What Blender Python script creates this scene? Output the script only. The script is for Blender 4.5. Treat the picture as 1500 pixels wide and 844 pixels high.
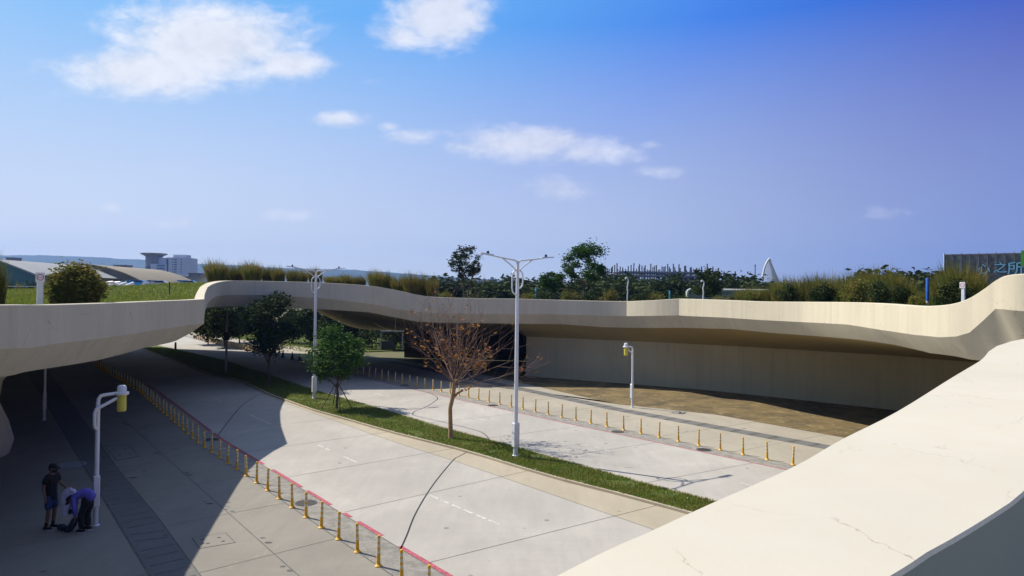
import bpy, bmesh, math, random
import numpy as np
from mathutils import Vector, Matrix, geometry
from mathutils.noise import noise as pnoise
random.seed(7)
S = bpy.context.scene
for o in list(bpy.data.objects): bpy.data.objects.remove(o)
COL = S.collection
R = math.radians
# ---------------------------------------------------------------- camera
EYE = Vector((0, 0, 6.3)); FOC = 1000.0; CX, CY = 750.0, 422.0
PITCH = math.atan(13/1000); ROLL = R(0.7)
fwd = Vector((0, math.cos(PITCH), math.sin(PITCH)))
up0 = Vector((0, -math.sin(PITCH), math.cos(PITCH))); rt0 = Vector((1, 0, 0))
rt = rt0*math.cos(ROLL) + up0*math.sin(ROLL)
up = up0*math.cos(ROLL) - rt0*math.sin(ROLL)
cam = bpy.data.cameras.new('camera'); camo = bpy.data.objects.new('camera', cam); COL.objects.link(camo)
camo.matrix_world = Matrix(((rt.x, up.x, -fwd.x, EYE.x), (rt.y, up.y, -fwd.y, EYE.y), (rt.z, up.z, -fwd.z, EYE.z), (0, 0, 0, 1)))
cam.lens = 24; cam.sensor_width = 36; cam.clip_end = 20000; cam.clip_start = 0.05
S.camera = camo
S.render.resolution_x, S.render.resolution_y = 1024, 576
# ---------------------------------------------------------------- light
SUN_DIR = Vector((-5.36, 2.9, 6.76)).normalized()
SUN_EL = math.asin(SUN_DIR.z); SUN_AZ = math.atan2(SUN_DIR.x, SUN_DIR.y)
sl = bpy.data.lights.new('sun', 'SUN'); sl.energy = 5.0; sl.angle = R(0.5); sl.color = (1.0, 0.93, 0.81)
so = bpy.data.objects.new('sun', sl); COL.objects.link(so)
so.rotation_euler = SUN_DIR.to_track_quat('Z', 'Y').to_euler(); so.location = (-60, 30, 90)
S.view_settings.view_transform = 'Standard'; S.view_settings.look = 'None'
S.view_settings.gamma = 1.0; S.view_settings.use_curve_mapping = False
S.view_settings.exposure = 0.42
SKY_STRENGTH = 0.075
W = bpy.data.worlds.new('World'); S.world = W; W.use_nodes = True
wt = W.node_tree; wt.nodes.clear()
class NT:
    def __init__(s, t): s.t = t
    def n(s, typ, **kw):
        nd = s.t.nodes.new(typ)
        for k, v in kw.items(): setattr(nd, k, v)
        return nd
    def put(s, sock, v):
        if hasattr(v, 'is_output') or isinstance(v, bpy.types.NodeSocket): s.t.links.new(v, sock)
        elif v is not None: sock.default_value = v
    def m(s, op, a, b=None, c=None, clamp=False):
        nd = s.n('ShaderNodeMath', operation=op, use_clamp=clamp)
        s.put(nd.inputs[0], a)
        if b is not None: s.put(nd.inputs[1], b)
        if c is not None: s.put(nd.inputs[2], c)
        return nd.outputs[0]
    def mix(s, f, a, b, blend='MIX'):
        nd = s.n('ShaderNodeMix', data_type='RGBA', blend_type=blend)
        s.put(nd.inputs[0], f)
        for sock, v in ((nd.inputs[6], a), (nd.inputs[7], b)):
            s.put(sock, (v + (1,)) if isinstance(v, tuple) and len(v) == 3 else v)
        return nd.outputs[2]
    def ramp(s, f, a, b):
        nd = s.n('ShaderNodeMapRange', interpolation_type='SMOOTHSTEP'); nd.clamp = True
        s.put(nd.inputs[0], f); nd.inputs[1].default_value = a; nd.inputs[2].default_value = b
        return nd.outputs[0]
    def noise(s, vec, scale, detail=4, rough=0.55, dist=0.0):
        nd = s.n('ShaderNodeTexNoise'); s.put(nd.inputs['Vector'], vec)
        nd.inputs['Scale'].default_value = scale; nd.inputs['Detail'].default_value = detail
        nd.inputs['Roughness'].default_value = rough; nd.inputs['Distortion'].default_value = dist
        return nd
g = NT(wt)
tc = g.n('ShaderNodeTexCoord').outputs['Generated']
sky = g.n('ShaderNodeTexSky', sky_type='NISHITA'); sky.sun_disc = False
sky.sun_elevation = SUN_EL; sky.sun_rotation = SUN_AZ % (2*math.pi)
sky.altitude = 100; sky.air_density = 1.0; sky.dust_density = 1.6; sky.ozone_density = 2.2
sx = g.n('ShaderNodeSeparateXYZ'); g.put(sx.inputs[0], tc)
X, Y, Z = sx.outputs
# clear blue that deepens away from the sun within view and paler air toward the horizon, over the Nishita sky
def srgb(c): return tuple(((x/255)/12.92 if x < 10 else ((x/255+.055)/1.055)**2.4) for x in c)
SC = 1/(SKY_STRENGTH*2**S.view_settings.exposure)
dt = g.n('ShaderNodeVectorMath', operation='DOT_PRODUCT'); g.put(dt.inputs[0], tc); dt.inputs[1].default_value = SUN_DIR
cs_ = g.m('MULTIPLY_ADD', dt.outputs['Value'], .5, .5)
def cramp(f, stops):
    nd = g.n('ShaderNodeValToRGB'); el = nd.color_ramp.elements
    while len(el) < len(stops): el.new(.5)
    for e, (p, c) in zip(el, stops): e.position = p; e.color = srgb(c) + (1,)
    g.put(nd.inputs[0], f); return nd.outputs[0]
HOR = cramp(cs_, [(0, (205, 210, 220)), (.25, (190, 197, 214)), (.42, (132, 146, 208)), (.50, (158, 173, 222)), (.66, (216, 226, 239)), (.83, (246, 246, 246)), (1, (240, 243, 246))])
UPP = cramp(cs_, [(0, (110, 128, 168)), (.30, (88, 110, 170)), (.44, (26, 48, 168)), (.56, (20, 52, 186)), (.70, (60, 128, 236)), (.80, (96, 170, 248)), (.91, (124, 192, 252)), (1, (150, 200, 250))])
TOPC = cramp(cs_, [(0, (128, 146, 182)), (.5, (122, 144, 190)), (1, (170, 190, 222))])  # unseen sky overhead and behind made brighter to fill the shaded sides
e1 = g.m('POWER', g.m('DIVIDE', g.m('MAXIMUM', Z, 0.0), .37), 1.12, clamp=True)
e1 = g.m('MINIMUM', e1, 1.0)
grad = g.mix(e1, HOR, UPP)
grad = g.mix(g.ramp(Z, .43, .72), grad, TOPC)
gs = g.n('ShaderNodeVectorMath', operation='SCALE'); g.put(gs.inputs[0], grad); gs.inputs[3].default_value = SC
skyc = g.mix(.06, gs.outputs[0], sky.outputs[0])
# clouds: a layer of soft patches in fixed compass directions of the sky
yy = g.m('MAXIMUM', Y, 0.05)
ax = g.m('DIVIDE', X, yy); ez = g.m('DIVIDE', Z, yy)
cv = g.n('ShaderNodeCombineXYZ'); g.put(cv.inputs[0], ax); g.put(cv.inputs[1], g.m('MULTIPLY', ez, 1.7))
n1 = g.noise(cv.outputs[0], 9.0, 9, 0.62, 0.35).outputs[0]
n2 = g.noise(cv.outputs[0], 28.0, 6, 0.6, 0.3).outputs[0]
CL = [(300, 62, 135, 62, 1.0), (215, 102, 125, 40, .95), (415, 92, 62, 24, .9), (225, 26, 45, 24, .55), (130, 42, 14, 26, .35), (75, 92, 36, 18, .42), (150, 120, 60, 22, .55),
      (640, 22, 72, 46, 1.0), (585, 50, 48, 24, .75),
      (490, 174, 46, 14, .7), (568, 184, 20, 8, .5), (605, 200, 42, 14, .55),
      (775, 210, 115, 26, .85), (850, 224, 90, 18, .7), (800, 198, 45, 18, .7), (690, 214, 50, 15, .6),
      (817, 277, 48, 20, .65), (968, 252, 46, 11, .5), (955, 212, 24, 10, .45), (540, 118, 24, 6, .35),
      (412, 315, 40, 11, .58), (256, 328, 38, 11, .5), (160, 303, 20, 10, .42), (470, 352, 18, 9, .4), (540, 360, 30, 9, .32),
      (1293, 311, 42, 12, .52), (1470, 332, 50, 14, .22), (765, 162, 14, 7, .22)]
tot = None
for (u, v, rx, ry, st) in CL:
    cx_, cz_ = (u-750)/1000, (435 + .0122*(u-750) - v)/1000
    dx = g.m('MULTIPLY', g.m('SUBTRACT', ax, cx_), 1000/rx)
    dz = g.m('MULTIPLY', g.m('SUBTRACT', ez, cz_), 1000/ry)
    d2 = g.m('ADD', g.m('MULTIPLY', dx, dx), g.m('MULTIPLY', dz, dz))
    b = g.m('MULTIPLY', g.m('POWER', 2.718, g.m('MULTIPLY', d2, -0.8)), st)
    tot = b if tot is None else g.m('MAXIMUM', tot, b)
nz = g.m('ADD', g.m('MULTIPLY', g.m('SUBTRACT', n1, .5), 1.5), g.m('MULTIPLY', g.m('SUBTRACT', n2, .5), .95))
gate = g.ramp(tot, 0.04, 0.3)
dens = g.m('MULTIPLY', g.ramp(g.m('ADD', tot, g.m('MULTIPLY', nz, 0.62)), 0.2, 0.85), gate)
dens = g.m('MULTIPLY', dens, g.m('GREATER_THAN', Y, 0.05))
dens = g.m('MULTIPLY', dens, 0.9)
glow = g.m('ADD', 0.80, g.m('ADD', g.m('MULTIPLY', g.m('SUBTRACT', n1, .5), 0.3), g.m('MULTIPLY', g.m('SUBTRACT', n2, .5), 0.22)))
cloudc = g.mix(g.ramp(ax, -.7, .7), (11.6, 11.7, 12.1), (8.4, 8.9, 11.2))
cm = g.n('ShaderNodeVectorMath', operation='SCALE'); g.put(cm.inputs[0], cloudc); g.put(cm.inputs[3], glow)
final = g.mix(dens, skyc, cm.outputs[0])
bg = g.n('ShaderNodeBackground'); bg.inputs[1].default_value = SKY_STRENGTH
g.put(bg.inputs[0], final)
wo = g.n('ShaderNodeOutputWorld'); wt.links.new(bg.outputs[0], wo.inputs[0])
# ---------------------------------------------------------------- helpers
def ray(u, v): return (rt*((u-CX)/FOC) - up*((v-CY)/FOC) + fwd)
def G(u, v, z=0.0):                       # where the sight line meets the level z
    d = ray(u, v); t = (z-EYE.z)/d.z; return EYE + d*t
def D(u, v, y):                           # the point of the sight line at distance y
    d = ray(u, v); return EYE + d*(y/d.y)
def zfor(x, y, v):                        # height at which (x, y) is seen at row v
    a = Vector((x, y, 0)) - EYE; k = -(v-CY)/FOC
    return (k*a.dot(fwd) - a.dot(up))/(up.z - k*fwd.z)
def ucol(x, y, z):
    a = Vector((x, y, z)) - EYE; return CX + FOC*a.dot(rt)/a.dot(fwd)
def tag(o, label=None, cat=None, group=None, kind=None):
    if label: o['label'] = label
    if cat: o['category'] = cat
    if group: o['group'] = group
    if kind: o['kind'] = kind
    return o
def empty(name, loc=(0, 0, 0), rz=0.0):
    o = bpy.data.objects.new(name, None); COL.objects.link(o); o.empty_display_size = .3
    o.location = loc; o.rotation_euler = (0, 0, rz); return o
class MB:
    def __init__(s): s.v = []; s.f = []; s.mi = []; s.mat = 0
    def add(s, vs, fs):
        b = len(s.v); s.v += [tuple(p) for p in vs]
        for f in fs: s.f.append(tuple(b+i for i in f)); s.mi.append(s.mat)
    def box(s, a, b, bev=0.0):
        (x0, y0, z0), (x1, y1, z1) = a, b
        if bev <= 0:
            s.add([(x0, y0, z0), (x1, y0, z0), (x1, y1, z0), (x0, y1, z0), (x0, y0, z1), (x1, y0, z1), (x1, y1, z1), (x0, y1, z1)],
                  [(3, 2, 1, 0), (4, 5, 6, 7), (0, 1, 5, 4), (1, 2, 6, 5), (2, 3, 7, 6), (3, 0, 4, 7)])
        else:
            c = bev
            ring = [(x0+c, y0), (x1-c, y0), (x1, y0+c), (x1, y1-c), (x1-c, y1), (x0+c, y1), (x0, y1-c), (x0, y0+c)]
            ins = [(min(max(x, x0+c), x1-c), min(max(y, y0+c), y1-c)) for x, y in ring]
            rows = [(ins, z0), (ring, z0+c), (ring, z1-c), (ins, z1)]
            vs = [(x, y, z) for r_, z in rows for x, y in r_]
            fs = [tuple(range(7, -1, -1)), tuple(range(24, 32))]
            for k in range(3):
                for i in range(8):
                    j = (i+1) % 8; fs.append((k*8+i, k*8+j, k*8+8+j, k*8+8+i))
            s.add(vs, fs)
    def tube(s, pts, rad, n=8, cap=True):
        pts = [Vector(p) for p in pts]
        if not hasattr(rad, '__len__'): rad = [rad]*len(pts)
        vs = []; fs = []; prev = None
        for i, p in enumerate(pts):
            t = (pts[min(i+1, len(pts)-1)] - pts[max(i-1, 0)]).normalized()
            a = prev if prev is not None else (Vector((0, 0, 1)) if abs(t.z) < .9 else Vector((1, 0, 0)))
            a = (a - t*a.dot(t)).normalized(); prev = a; b = t.cross(a)
            for k in range(n):
                w = 2*math.pi*k/n; vs.append(p + (a*math.cos(w) + b*math.sin(w))*rad[i])
        for i in range(len(pts)-1):
            for k in range(n):
                l = (k+1) % n; fs.append((i*n+k, i*n+l, i*n+n+l, i*n+n+k))
        if cap: fs.append(tuple(range(n-1, -1, -1))); fs.append(tuple(range((len(pts)-1)*n, len(pts)*n)))
        s.add(vs, fs)
    def lathe(s, prof, c=(0, 0, 0), n=16):
        vs = [(c[0]+r*math.cos(2*math.pi*k/n), c[1]+r*math.sin(2*math.pi*k/n), c[2]+z) for r, z in prof for k in range(n)]
        fs = []
        for i in range(len(prof)-1):
            for k in range(n):
                l = (k+1) % n; fs.append((i*n+k, i*n+l, i*n+n+l, i*n+n+k))
        fs.append(tuple(range(n-1, -1, -1))); fs.append(tuple(range((len(prof)-1)*n, len(prof)*n)))
        s.add(vs, fs)
    def ball(s, c, r, n=10, m=7, sc=(1, 1, 1)):
        prof = [(math.sin(math.pi*i/m)*r+1e-4, -math.cos(math.pi*i/m)*r) for i in range(m+1)]
        b = MB(); b.lathe(prof, (0, 0, 0), n)
        s.add([(c[0]+x*sc[0], c[1]+y*sc[1], c[2]+z*sc[2]) for x, y, z in b.v], b.f)
    def build(s, name, mats, parent=None, smooth=None):
        me = bpy.data.meshes.new(name); me.from_pydata(s.v, [], s.f); me.validate(); 
        if not isinstance(mats, (list, tuple)): mats = [mats]
        for m in mats: me.materials.append(m)
        if len(mats) > 1 and len(me.polygons) == len(s.mi): me.polygons.foreach_set('material_index', s.mi)
        if smooth is not None:
            me.polygons.foreach_set('use_smooth', [True]*len(me.polygons)); me.set_sharp_from_angle(angle=R(smooth))
        me.update()
        o = bpy.data.objects.new(name, me); COL.objects.link(o)
        if parent: o.parent = parent
        return o
def fixn(o):
    bm = bmesh.new(); bm.from_mesh(o.data); bmesh.ops.recalc_face_normals(bm, faces=bm.faces); bm.to_mesh(o.data); bm.free(); return o
def copy_tree(o, parent=None):
    c = o.copy(); COL.objects.link(c)
    if parent: c.parent = parent
    for ch in list(o.children): copy_tree(ch, c)
    return c
def ordinal(i):
    return '%d%s' % (i, 'th' if 10 <= i % 100 <= 20 else {1: 'st', 2: 'nd', 3: 'rd'}.get(i % 10, 'th'))
_q = G(415, 698); SLAB_S0 = _q.x*-.61+_q.y*.79; _q2 = G(500, 748); SLAB_ST = SLAB_S0-(_q2.x*-.61+_q2.y*.79)
def newmat(name):
    m = bpy.data.materials.new(name); m.use_nodes = True; t = NT(m.node_tree)
    p = m.node_tree.nodes['Principled BSDF']; return m, t, p
def rgb(c): return (c[0], c[1], c[2], 1)
def mat(name, col, rough=.7, var=.12, scale=3.0, bump=0.0, bscale=40, metal=0.0, coord='Object', spec=.4):
    m, t, p = newmat(name)
    tcn = t.n('ShaderNodeTexCoord').outputs[coord]
    n = t.noise(tcn, scale, 6, .6)
    f = t.ramp(n.outputs[0], .3, .7)
    c = t.mix(f, tuple(x*(1-var) for x in col), tuple(min(1, x*(1+var)) for x in col))
    t.put(p.inputs['Base Color'], c); p.inputs['Roughness'].default_value = rough
    p.inputs['Metallic'].default_value = metal; p.inputs['Specular IOR Level'].default_value = spec
    if bump:
        b = t.n('ShaderNodeBump'); b.inputs['Strength'].default_value = bump; b.inputs['Distance'].default_value = .01
        t.put(b.inputs['Height'], t.noise(tcn, bscale, 5, .6).outputs[0]); t.put(p.inputs['Normal'], b.outputs[0])
    return m
def concrete(name, col, stain=(.30, .27, .20), streak=.35, crack=0.0, crackscale=.7, tint=None, bump=.35):
    m, t, p = newmat(name)
    pos = t.n('ShaderNodeNewGeometry').outputs['Position']
    big = t.ramp(t.noise(pos, .35, 5, .6).outputs[0], .35, .7)
    mid = t.ramp(t.noise(pos, 2.2, 7, .65).outputs[0], .3, .75)
    fine = t.noise(pos, 30, 5, .7).outputs[0]
    c = t.mix(t.m('MULTIPLY', big, .5), rgb(col), rgb(tuple(x*.82 for x in col)))
    c = t.mix(t.m('MULTIPLY', mid, .22), c, rgb(tint or (min(1, col[0]*1.1), col[1]*1.05, col[2]*.92)))
    # vertical run-off streaks
    mp = t.n('ShaderNodeMapping'); t.put(mp.inputs[0], pos); mp.inputs['Scale'].default_value = (2.6, 2.6, .14)
    st = t.ramp(t.noise(mp.outputs[0], 1.1, 6, .7).outputs[0], .46, .76)
    mp3 = t.n('ShaderNodeMapping'); t.put(mp3.inputs[0], pos); mp3.inputs['Scale'].default_value = (.55, .55, .02)
    pa = t.noise(mp3.outputs[0], 1.0, 3, .5).outputs[0]
    c = t.mix(t.m('MULTIPLY', t.ramp(pa, .50, .515), streak*.5), c, rgb(tuple(x*.72 for x in col)))
    c = t.mix(t.m('MULTIPLY', t.ramp(pa, .40, .41), streak*.3), c, rgb(tuple(min(1, x*1.12) for x in col)))
    c = t.mix(t.m('MULTIPLY', st, streak), c, rgb(stain))
    c = t.mix(t.m('MULTIPLY', t.m('SUBTRACT', fine, .5), bump*1.4, clamp=True), c, rgb(tuple(x*.6 for x in col)))
    if crack:
        wp = t.n('ShaderNodeVectorMath', operation='ADD')
        nn = t.noise(pos, 1.6, 5, .6)
        sc = t.n('ShaderNodeVectorMath', operation='SCALE'); t.put(sc.inputs[0], nn.outputs[1]); sc.inputs[3].default_value = .55
        t.put(wp.inputs[0], pos); t.put(wp.inputs[1], sc.outputs[0])
        vo = t.n('ShaderNodeTexVoronoi', feature='DISTANCE_TO_EDGE'); t.put(vo.inputs['Vector'], wp.outputs[0]); vo.inputs['Scale'].default_value = crackscale
        line = t.m('SUBTRACT', 1.0, t.ramp(vo.outputs[0], .0006, .0055))
        line = t.m('MULTIPLY', line, t.ramp(t.noise(pos, 1.1, 3, .5).outputs[0], .42, .62))
        c = t.mix(t.m('MULTIPLY', line, crack), c, rgb((.22, .17, .11)))
        sp = t.n('ShaderNodeTexVoronoi'); t.put(sp.inputs['Vector'], pos); sp.inputs['Scale'].default_value = 3.1
        c = t.mix(t.m('MULTIPLY', t.m('SUBTRACT', 1.0, t.ramp(sp.outputs[0], .03, .06)), .5*crack), c, rgb((.25, .18, .1)))
    t.put(p.inputs['Base Color'], c); p.inputs['Roughness'].default_value = .85; p.inputs['Specular IOR Level'].default_value = .25
    b = t.n('ShaderNodeBump'); b.inputs['Strength'].default_value = bump; b.inputs['Distance'].default_value = .012
    t.put(b.inputs['Height'], t.m('ADD', fine, t.noise(pos, 5, 4, .6).outputs[0])); t.put(p.inputs['Normal'], b.outputs[0])
    return m
def leafmat(name, ca, cb, cc=None, trans=.25):
    m, t, p = newmat(name)
    geo = t.n('ShaderNodeNewGeometry'); rnd = geo.outputs['Random Per Island']
    oi = t.n('ShaderNodeObjectInfo').outputs['Random']
    nz_ = t.ramp(t.noise(geo.outputs['Position'], 1.3, 3, .5).outputs[0], .3, .7)
    c = t.mix(rnd, rgb(ca), rgb(cb))
    if cc: c = t.mix(t.m('MULTIPLY', nz_, .7), c, rgb(cc))
    h = t.n('ShaderNodeHueSaturation'); t.put(h.inputs['Color'], c)
    t.put(h.inputs['Value'], t.m('ADD', .8, t.m('MULTIPLY', oi, .4)))
    t.put(p.inputs['Base Color'], h.outputs[0]); p.inputs['Roughness'].default_value = .75; p.inputs['Specular IOR Level'].default_value = .1
    tr = t.n('ShaderNodeBsdfTranslucent'); t.put(tr.inputs[0], h.outputs[0])
    ms = t.n('ShaderNodeMixShader'); ms.inputs[0].default_value = trans
    t.t.links.new(p.outputs[0], ms.inputs[1]); t.t.links.new(tr.outputs[0], ms.inputs[2])
    t.t.links.new(ms.outputs[0], t.t.nodes['Material Output'].inputs[0])
    return m
def ground_mat(name, ca, cb, scale=.6, fine=25, cc=None, bump=.4):
    m, t, p = newmat(name)
    pos = t.n('ShaderNodeNewGeometry').outputs['Position']
    a = t.ramp(t.noise(pos, scale, 7, .65, .4).outputs[0], .3, .7)
    b_ = t.noise(pos, fine, 5, .7).outputs[0]
    c = t.mix(a, rgb(ca), rgb(cb))
    if cc: c = t.mix(t.ramp(t.noise(pos, scale*3.1, 6, .7, .8).outputs[0], .5, .72), c, rgb(cc))
    c = t.mix(t.m('MULTIPLY', t.ramp(b_, .4, .75), .35), c, rgb(tuple(x*.5 for x in ca)))
    t.put(p.inputs['Base Color'], c); p.inputs['Roughness'].default_value = .9; p.inputs['Specular IOR Level'].default_value = .2
    bb = t.n('ShaderNodeBump'); bb.inputs['Strength'].default_value = bump; bb.inputs['Distance'].default_value = .03
    t.put(bb.inputs['Height'], b_); t.put(p.inputs['Normal'], bb.outputs[0])
    return m
def slab_mat(name, col, stain=.25, warm=(.5, .42, .28)):
    m, t, p = newmat(name)
    pos = t.n('ShaderNodeNewGeometry').outputs['Position']
    mp = t.n('ShaderNodeMapping'); t.put(mp.inputs[0], pos); mp.inputs['Rotation'].default_value = (0, 0, R(-37.7)); mp.inputs['Scale'].default_value = (1.0, .22, 1)
    br = t.ramp(t.noise(mp.outputs[0], 2.2, 8, .7, .2).outputs[0], .25, .8)       # broom and wheel marks
    mp2 = t.n('ShaderNodeMapping'); t.put(mp2.inputs[0], pos); mp2.inputs['Rotation'].default_value = (0, 0, R(-37.7)); mp2.inputs['Scale'].default_value = (.15, 3.5, 1)
    cr = t.noise(mp2.outputs[0], 3.0, 5, .7).outputs[0]
    big = t.ramp(t.noise(pos, .22, 6, .6, .5).outputs[0], .3, .7)
    c = t.mix(big, rgb(col), rgb(tuple(x*.80 for x in col)))
    c = t.mix(t.m('MULTIPLY', br, stain), c, rgb(tuple(x*.66 for x in col)))
    c = t.mix(t.m('MULTIPLY', t.ramp(cr, .45, .75), .16), c, rgb(tuple(x*.55 for x in col)))
    sp = t.ramp(t.noise(pos, 1.4, 8, .72, 1.2).outputs[0], .58, .74)
    c = t.mix(t.m('MULTIPLY', sp, .28), c, rgb(warm))
    sp_ = t.n('ShaderNodeSeparateXYZ'); t.put(sp_.inputs[0], pos)
    al = t.m('ADD', t.m('MULTIPLY', sp_.outputs[0], -.61), t.m('MULTIPLY', sp_.outputs[1], .79)); ac = t.m('ADD', t.m('MULTIPLY', sp_.outputs[0], .79), t.m('MULTIPLY', sp_.outputs[1], .61))
    cell = t.n('ShaderNodeCombineXYZ'); t.put(cell.inputs[0], t.m('FLOOR', t.m('DIVIDE', t.m('SUBTRACT', al, SLAB_S0), SLAB_ST))); t.put(cell.inputs[1], t.m('FLOOR', t.m('DIVIDE', ac, 9.0)))
    wn = t.n('ShaderNodeTexWhiteNoise'); t.put(wn.inputs['Vector'], cell.outputs[0])
    c = t.mix(t.m('MULTIPLY', wn.outputs['Value'], .22), c, rgb(tuple(x*.62 for x in col)))
    dots = t.n('ShaderNodeTexVoronoi'); t.put(dots.inputs['Vector'], pos); dots.inputs['Scale'].default_value = .8
    c = t.mix(t.m('MULTIPLY', t.m('SUBTRACT', 1, t.ramp(dots.outputs[0], .03, .085)), .6), c, rgb((.09, .08, .07)))
    fi = t.noise(pos, 45, 4, .7).outputs[0]
    c = t.mix(t.m('MULTIPLY', t.ramp(fi, .45, .8), .18), c, rgb(tuple(x*.5 for x in col)))
    t.put(p.inputs['Base Color'], c); p.inputs['Roughness'].default_value = .85; p.inputs['Specular IOR Level'].default_value = .25
    b = t.n('ShaderNodeBump'); b.inputs['Strength'].default_value = .2; b.inputs['Distance'].default_value = .006
    t.put(b.inputs['Height'], fi); t.put(p.inputs['Normal'], b.outputs[0])
    return m
M = dict(
    parapet=concrete('parapet_concrete', (.575, .52, .395), crack=.4, crackscale=.42, streak=.34, stain=(.36, .31, .21)),
    coping=concrete('near_parapet_paint', (.535, .502, .415), crack=.6, tint=(.50, .43, .30), crackscale=1.15, streak=.0, bump=.10),
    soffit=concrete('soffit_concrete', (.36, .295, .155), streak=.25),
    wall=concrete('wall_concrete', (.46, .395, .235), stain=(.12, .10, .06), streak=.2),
    road=slab_mat('road_concrete', (.45, .422, .375), stain=.5),
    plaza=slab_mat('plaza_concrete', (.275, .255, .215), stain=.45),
    walk=slab_mat('walkway_concrete', (.40, .36, .285), stain=.45),
    beige=slab_mat('kerb_concrete', (.44, .385, .285), stain=.5, warm=(.35, .25, .12)),
    strip=slab_mat('drain_cover', (.17, .168, .16), stain=.4),
    pebble=ground_mat('pebble_gutter', (.33, .31, .27), (.20, .19, .17), 3.0, 30, (.40, .37, .31), 1.0),
    sand=ground_mat('sandy_soil', (.20, .145, .065), (.085, .068, .042), .42, 14, (.30, .235, .125), .9),
    earth=ground_mat('far_ground', (.10, .11, .05), (.16, .14, .08), .02, 1.5, (.06, .09, .03)),
    turf=ground_mat('lawn_soil', (.07, .105, .02), (.10, .13, .028), .9, 30, (.15, .12, .05), .8),
    grass=leafmat('grass_blades', (.115, .19, .018), (.22, .28, .04), (.26, .23, .06), .3),
    lawn=leafmat('upper_lawn_blades', (.13, .19, .022), (.23, .28, .04), (.22, .22, .055), .3),
    hill=ground_mat('forest_hill', (.022, .04, .022), (.04, .06, .03), .004, .05, (.10, .10, .06)),
    red=mat('red_paint', (.34, .075, .10), .8, .4, 9), white=mat('road_paint', (.50, .485, .45), .8, .35, 9),
    joint=mat('joint_filler', (.10, .095, .085), .9, .3, 3), tar=mat('black_cable', (.018, .018, .02), .6, .2, 3),
    steel=mat('white_painted_steel', (.70, .71, .73), .35, .05, 4, spec=.5), grey=mat('grey_metal', (.30, .32, .34), .45, .1, 4),
    dark=mat('dark_metal', (.03, .032, .035), .5, .2, 5), yellow=mat('yellow_plastic', (.72, .40, .03), .45, .12, 12),
    lampy=mat('yellow_lamp_body', (.62, .55, .09), .4, .06, 8), reflect=mat('reflective_band', (.66, .60, .42), .4, .12, 20),
    iron=mat('cast_iron', (.06, .055, .05), .7, .3, 12, .5), beigepost=mat('beige_post', (.55, .44, .28), .7, .1, 6),
    cone=mat('dark_cone', (.06, .03, .02), .7, .2, 5),
    bark=mat('bark', (.10, .075, .05), .9, .3, 8, .6, 30), barkwarm=mat('warm_bark', (.34, .22, .12), .9, .3, 6, .6, 30), twig=mat('twig', (.17, .105, .08), .9, .25, 6),
    leafd=leafmat('dark_leaves', (.014, .036, .008), (.036, .066, .015), (.05, .055, .015), .15),
    leafg=leafmat('green_leaves', (.025, .075, .012), (.065, .13, .025), (.05, .10, .02), .3),
    leaff=leafmat('treeline_leaves', (.02, .042, .012), (.042, .068, .018), (.06, .066, .02), .15),
    leafo=leafmat('autumn_leaves', (.34, .10, .035), (.20, .16, .03), (.42, .19, .05), .35),
    reed=leafmat('reed_blades', (.115, .14, .025), (.235, .225, .055), (.25, .165, .045), .3),
    reedg=leafmat('green_reed_blades', (.085, .125, .022), (.18, .19, .04), (.22, .155, .04), .35),
    litter=leafmat('fallen_leaves', (.55, .50, .32), (.40, .30, .12), None, .2),
)
def resample(P, n):
    P = [Vector((p[0], p[1])) for p in P]; L = [0]
    for a, b in zip(P, P[1:]): L.append(L[-1] + (b-a).length)
    out = []; j = 0
    for i in range(n):
        s = L[-1]*i/(n-1)
        while j < len(P)-2 and L[j+1] < s: j += 1
        k = (s-L[j])/max(1e-9, L[j+1]-L[j]); out.append(P[j].lerp(P[j+1], min(1, max(0, k))))
    return out
def line(pxs, near, far):                  # ground line, prolonged at both ends
    P = [Vector((G(u, v).x, G(u, v).y)) for u, v in pxs]
    a = (P[0]-P[1]).normalized(); b = (P[-1]-P[-2]).normalized()
    return [P[0]+a*near] + P + [P[-1]+b*far]
def offset(P, d):                          # to the right of travel
    out = []
    for i, p in enumerate(P):
        t = (P[min(i+1, len(P)-1)] - P[max(i-1, 0)]).normalized(); out.append(p + Vector((t.y, -t.x))*d)
    return out
def loft(name, A, B, z, m, n=80, kind='structure', zb=None):
    A = resample(A, n); B = resample(B, n); mb = MB()
    mb.add([(p.x, p.y, z) for p in A] + [(p.x, p.y, z if zb is None else zb) for p in B], [(i, i+1, n+i+1, n+i) for i in range(n-1)])
    o = mb.build(name, m); fixn(o)
    if o.data.polygons[0].normal.z < 0: o.data.flip_normals()
    return tag(o, kind=kind)
def ribbon(mb, P, w, z):
    P = [Vector((p[0], p[1])) for p in P]; n = len(P)
    A = offset(P, w/2); B = offset(P, -w/2)
    mb.add([(p.x, p.y, z) for p in A] + [(p.x, p.y, z) for p in B], [(i, n+i, n+i+1, i+1)[::-1] for i in range(n-1)])
def smooth_poly(P, k=6):
    P = [Vector(p) for p in P]; out = []
    for i in range(len(P)-1):
        a = P[max(i-1, 0)]; b = P[i]; c = P[i+1]; d = P[min(i+2, len(P)-1)]
        for j in range(k):
            t = j/k; out.append(.5*((2*b) + (c-a)*t + (2*a-5*b+4*c-d)*t*t + (3*b-a-3*c+d)*t**3))
    out.append(P[-1]); return out
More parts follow.
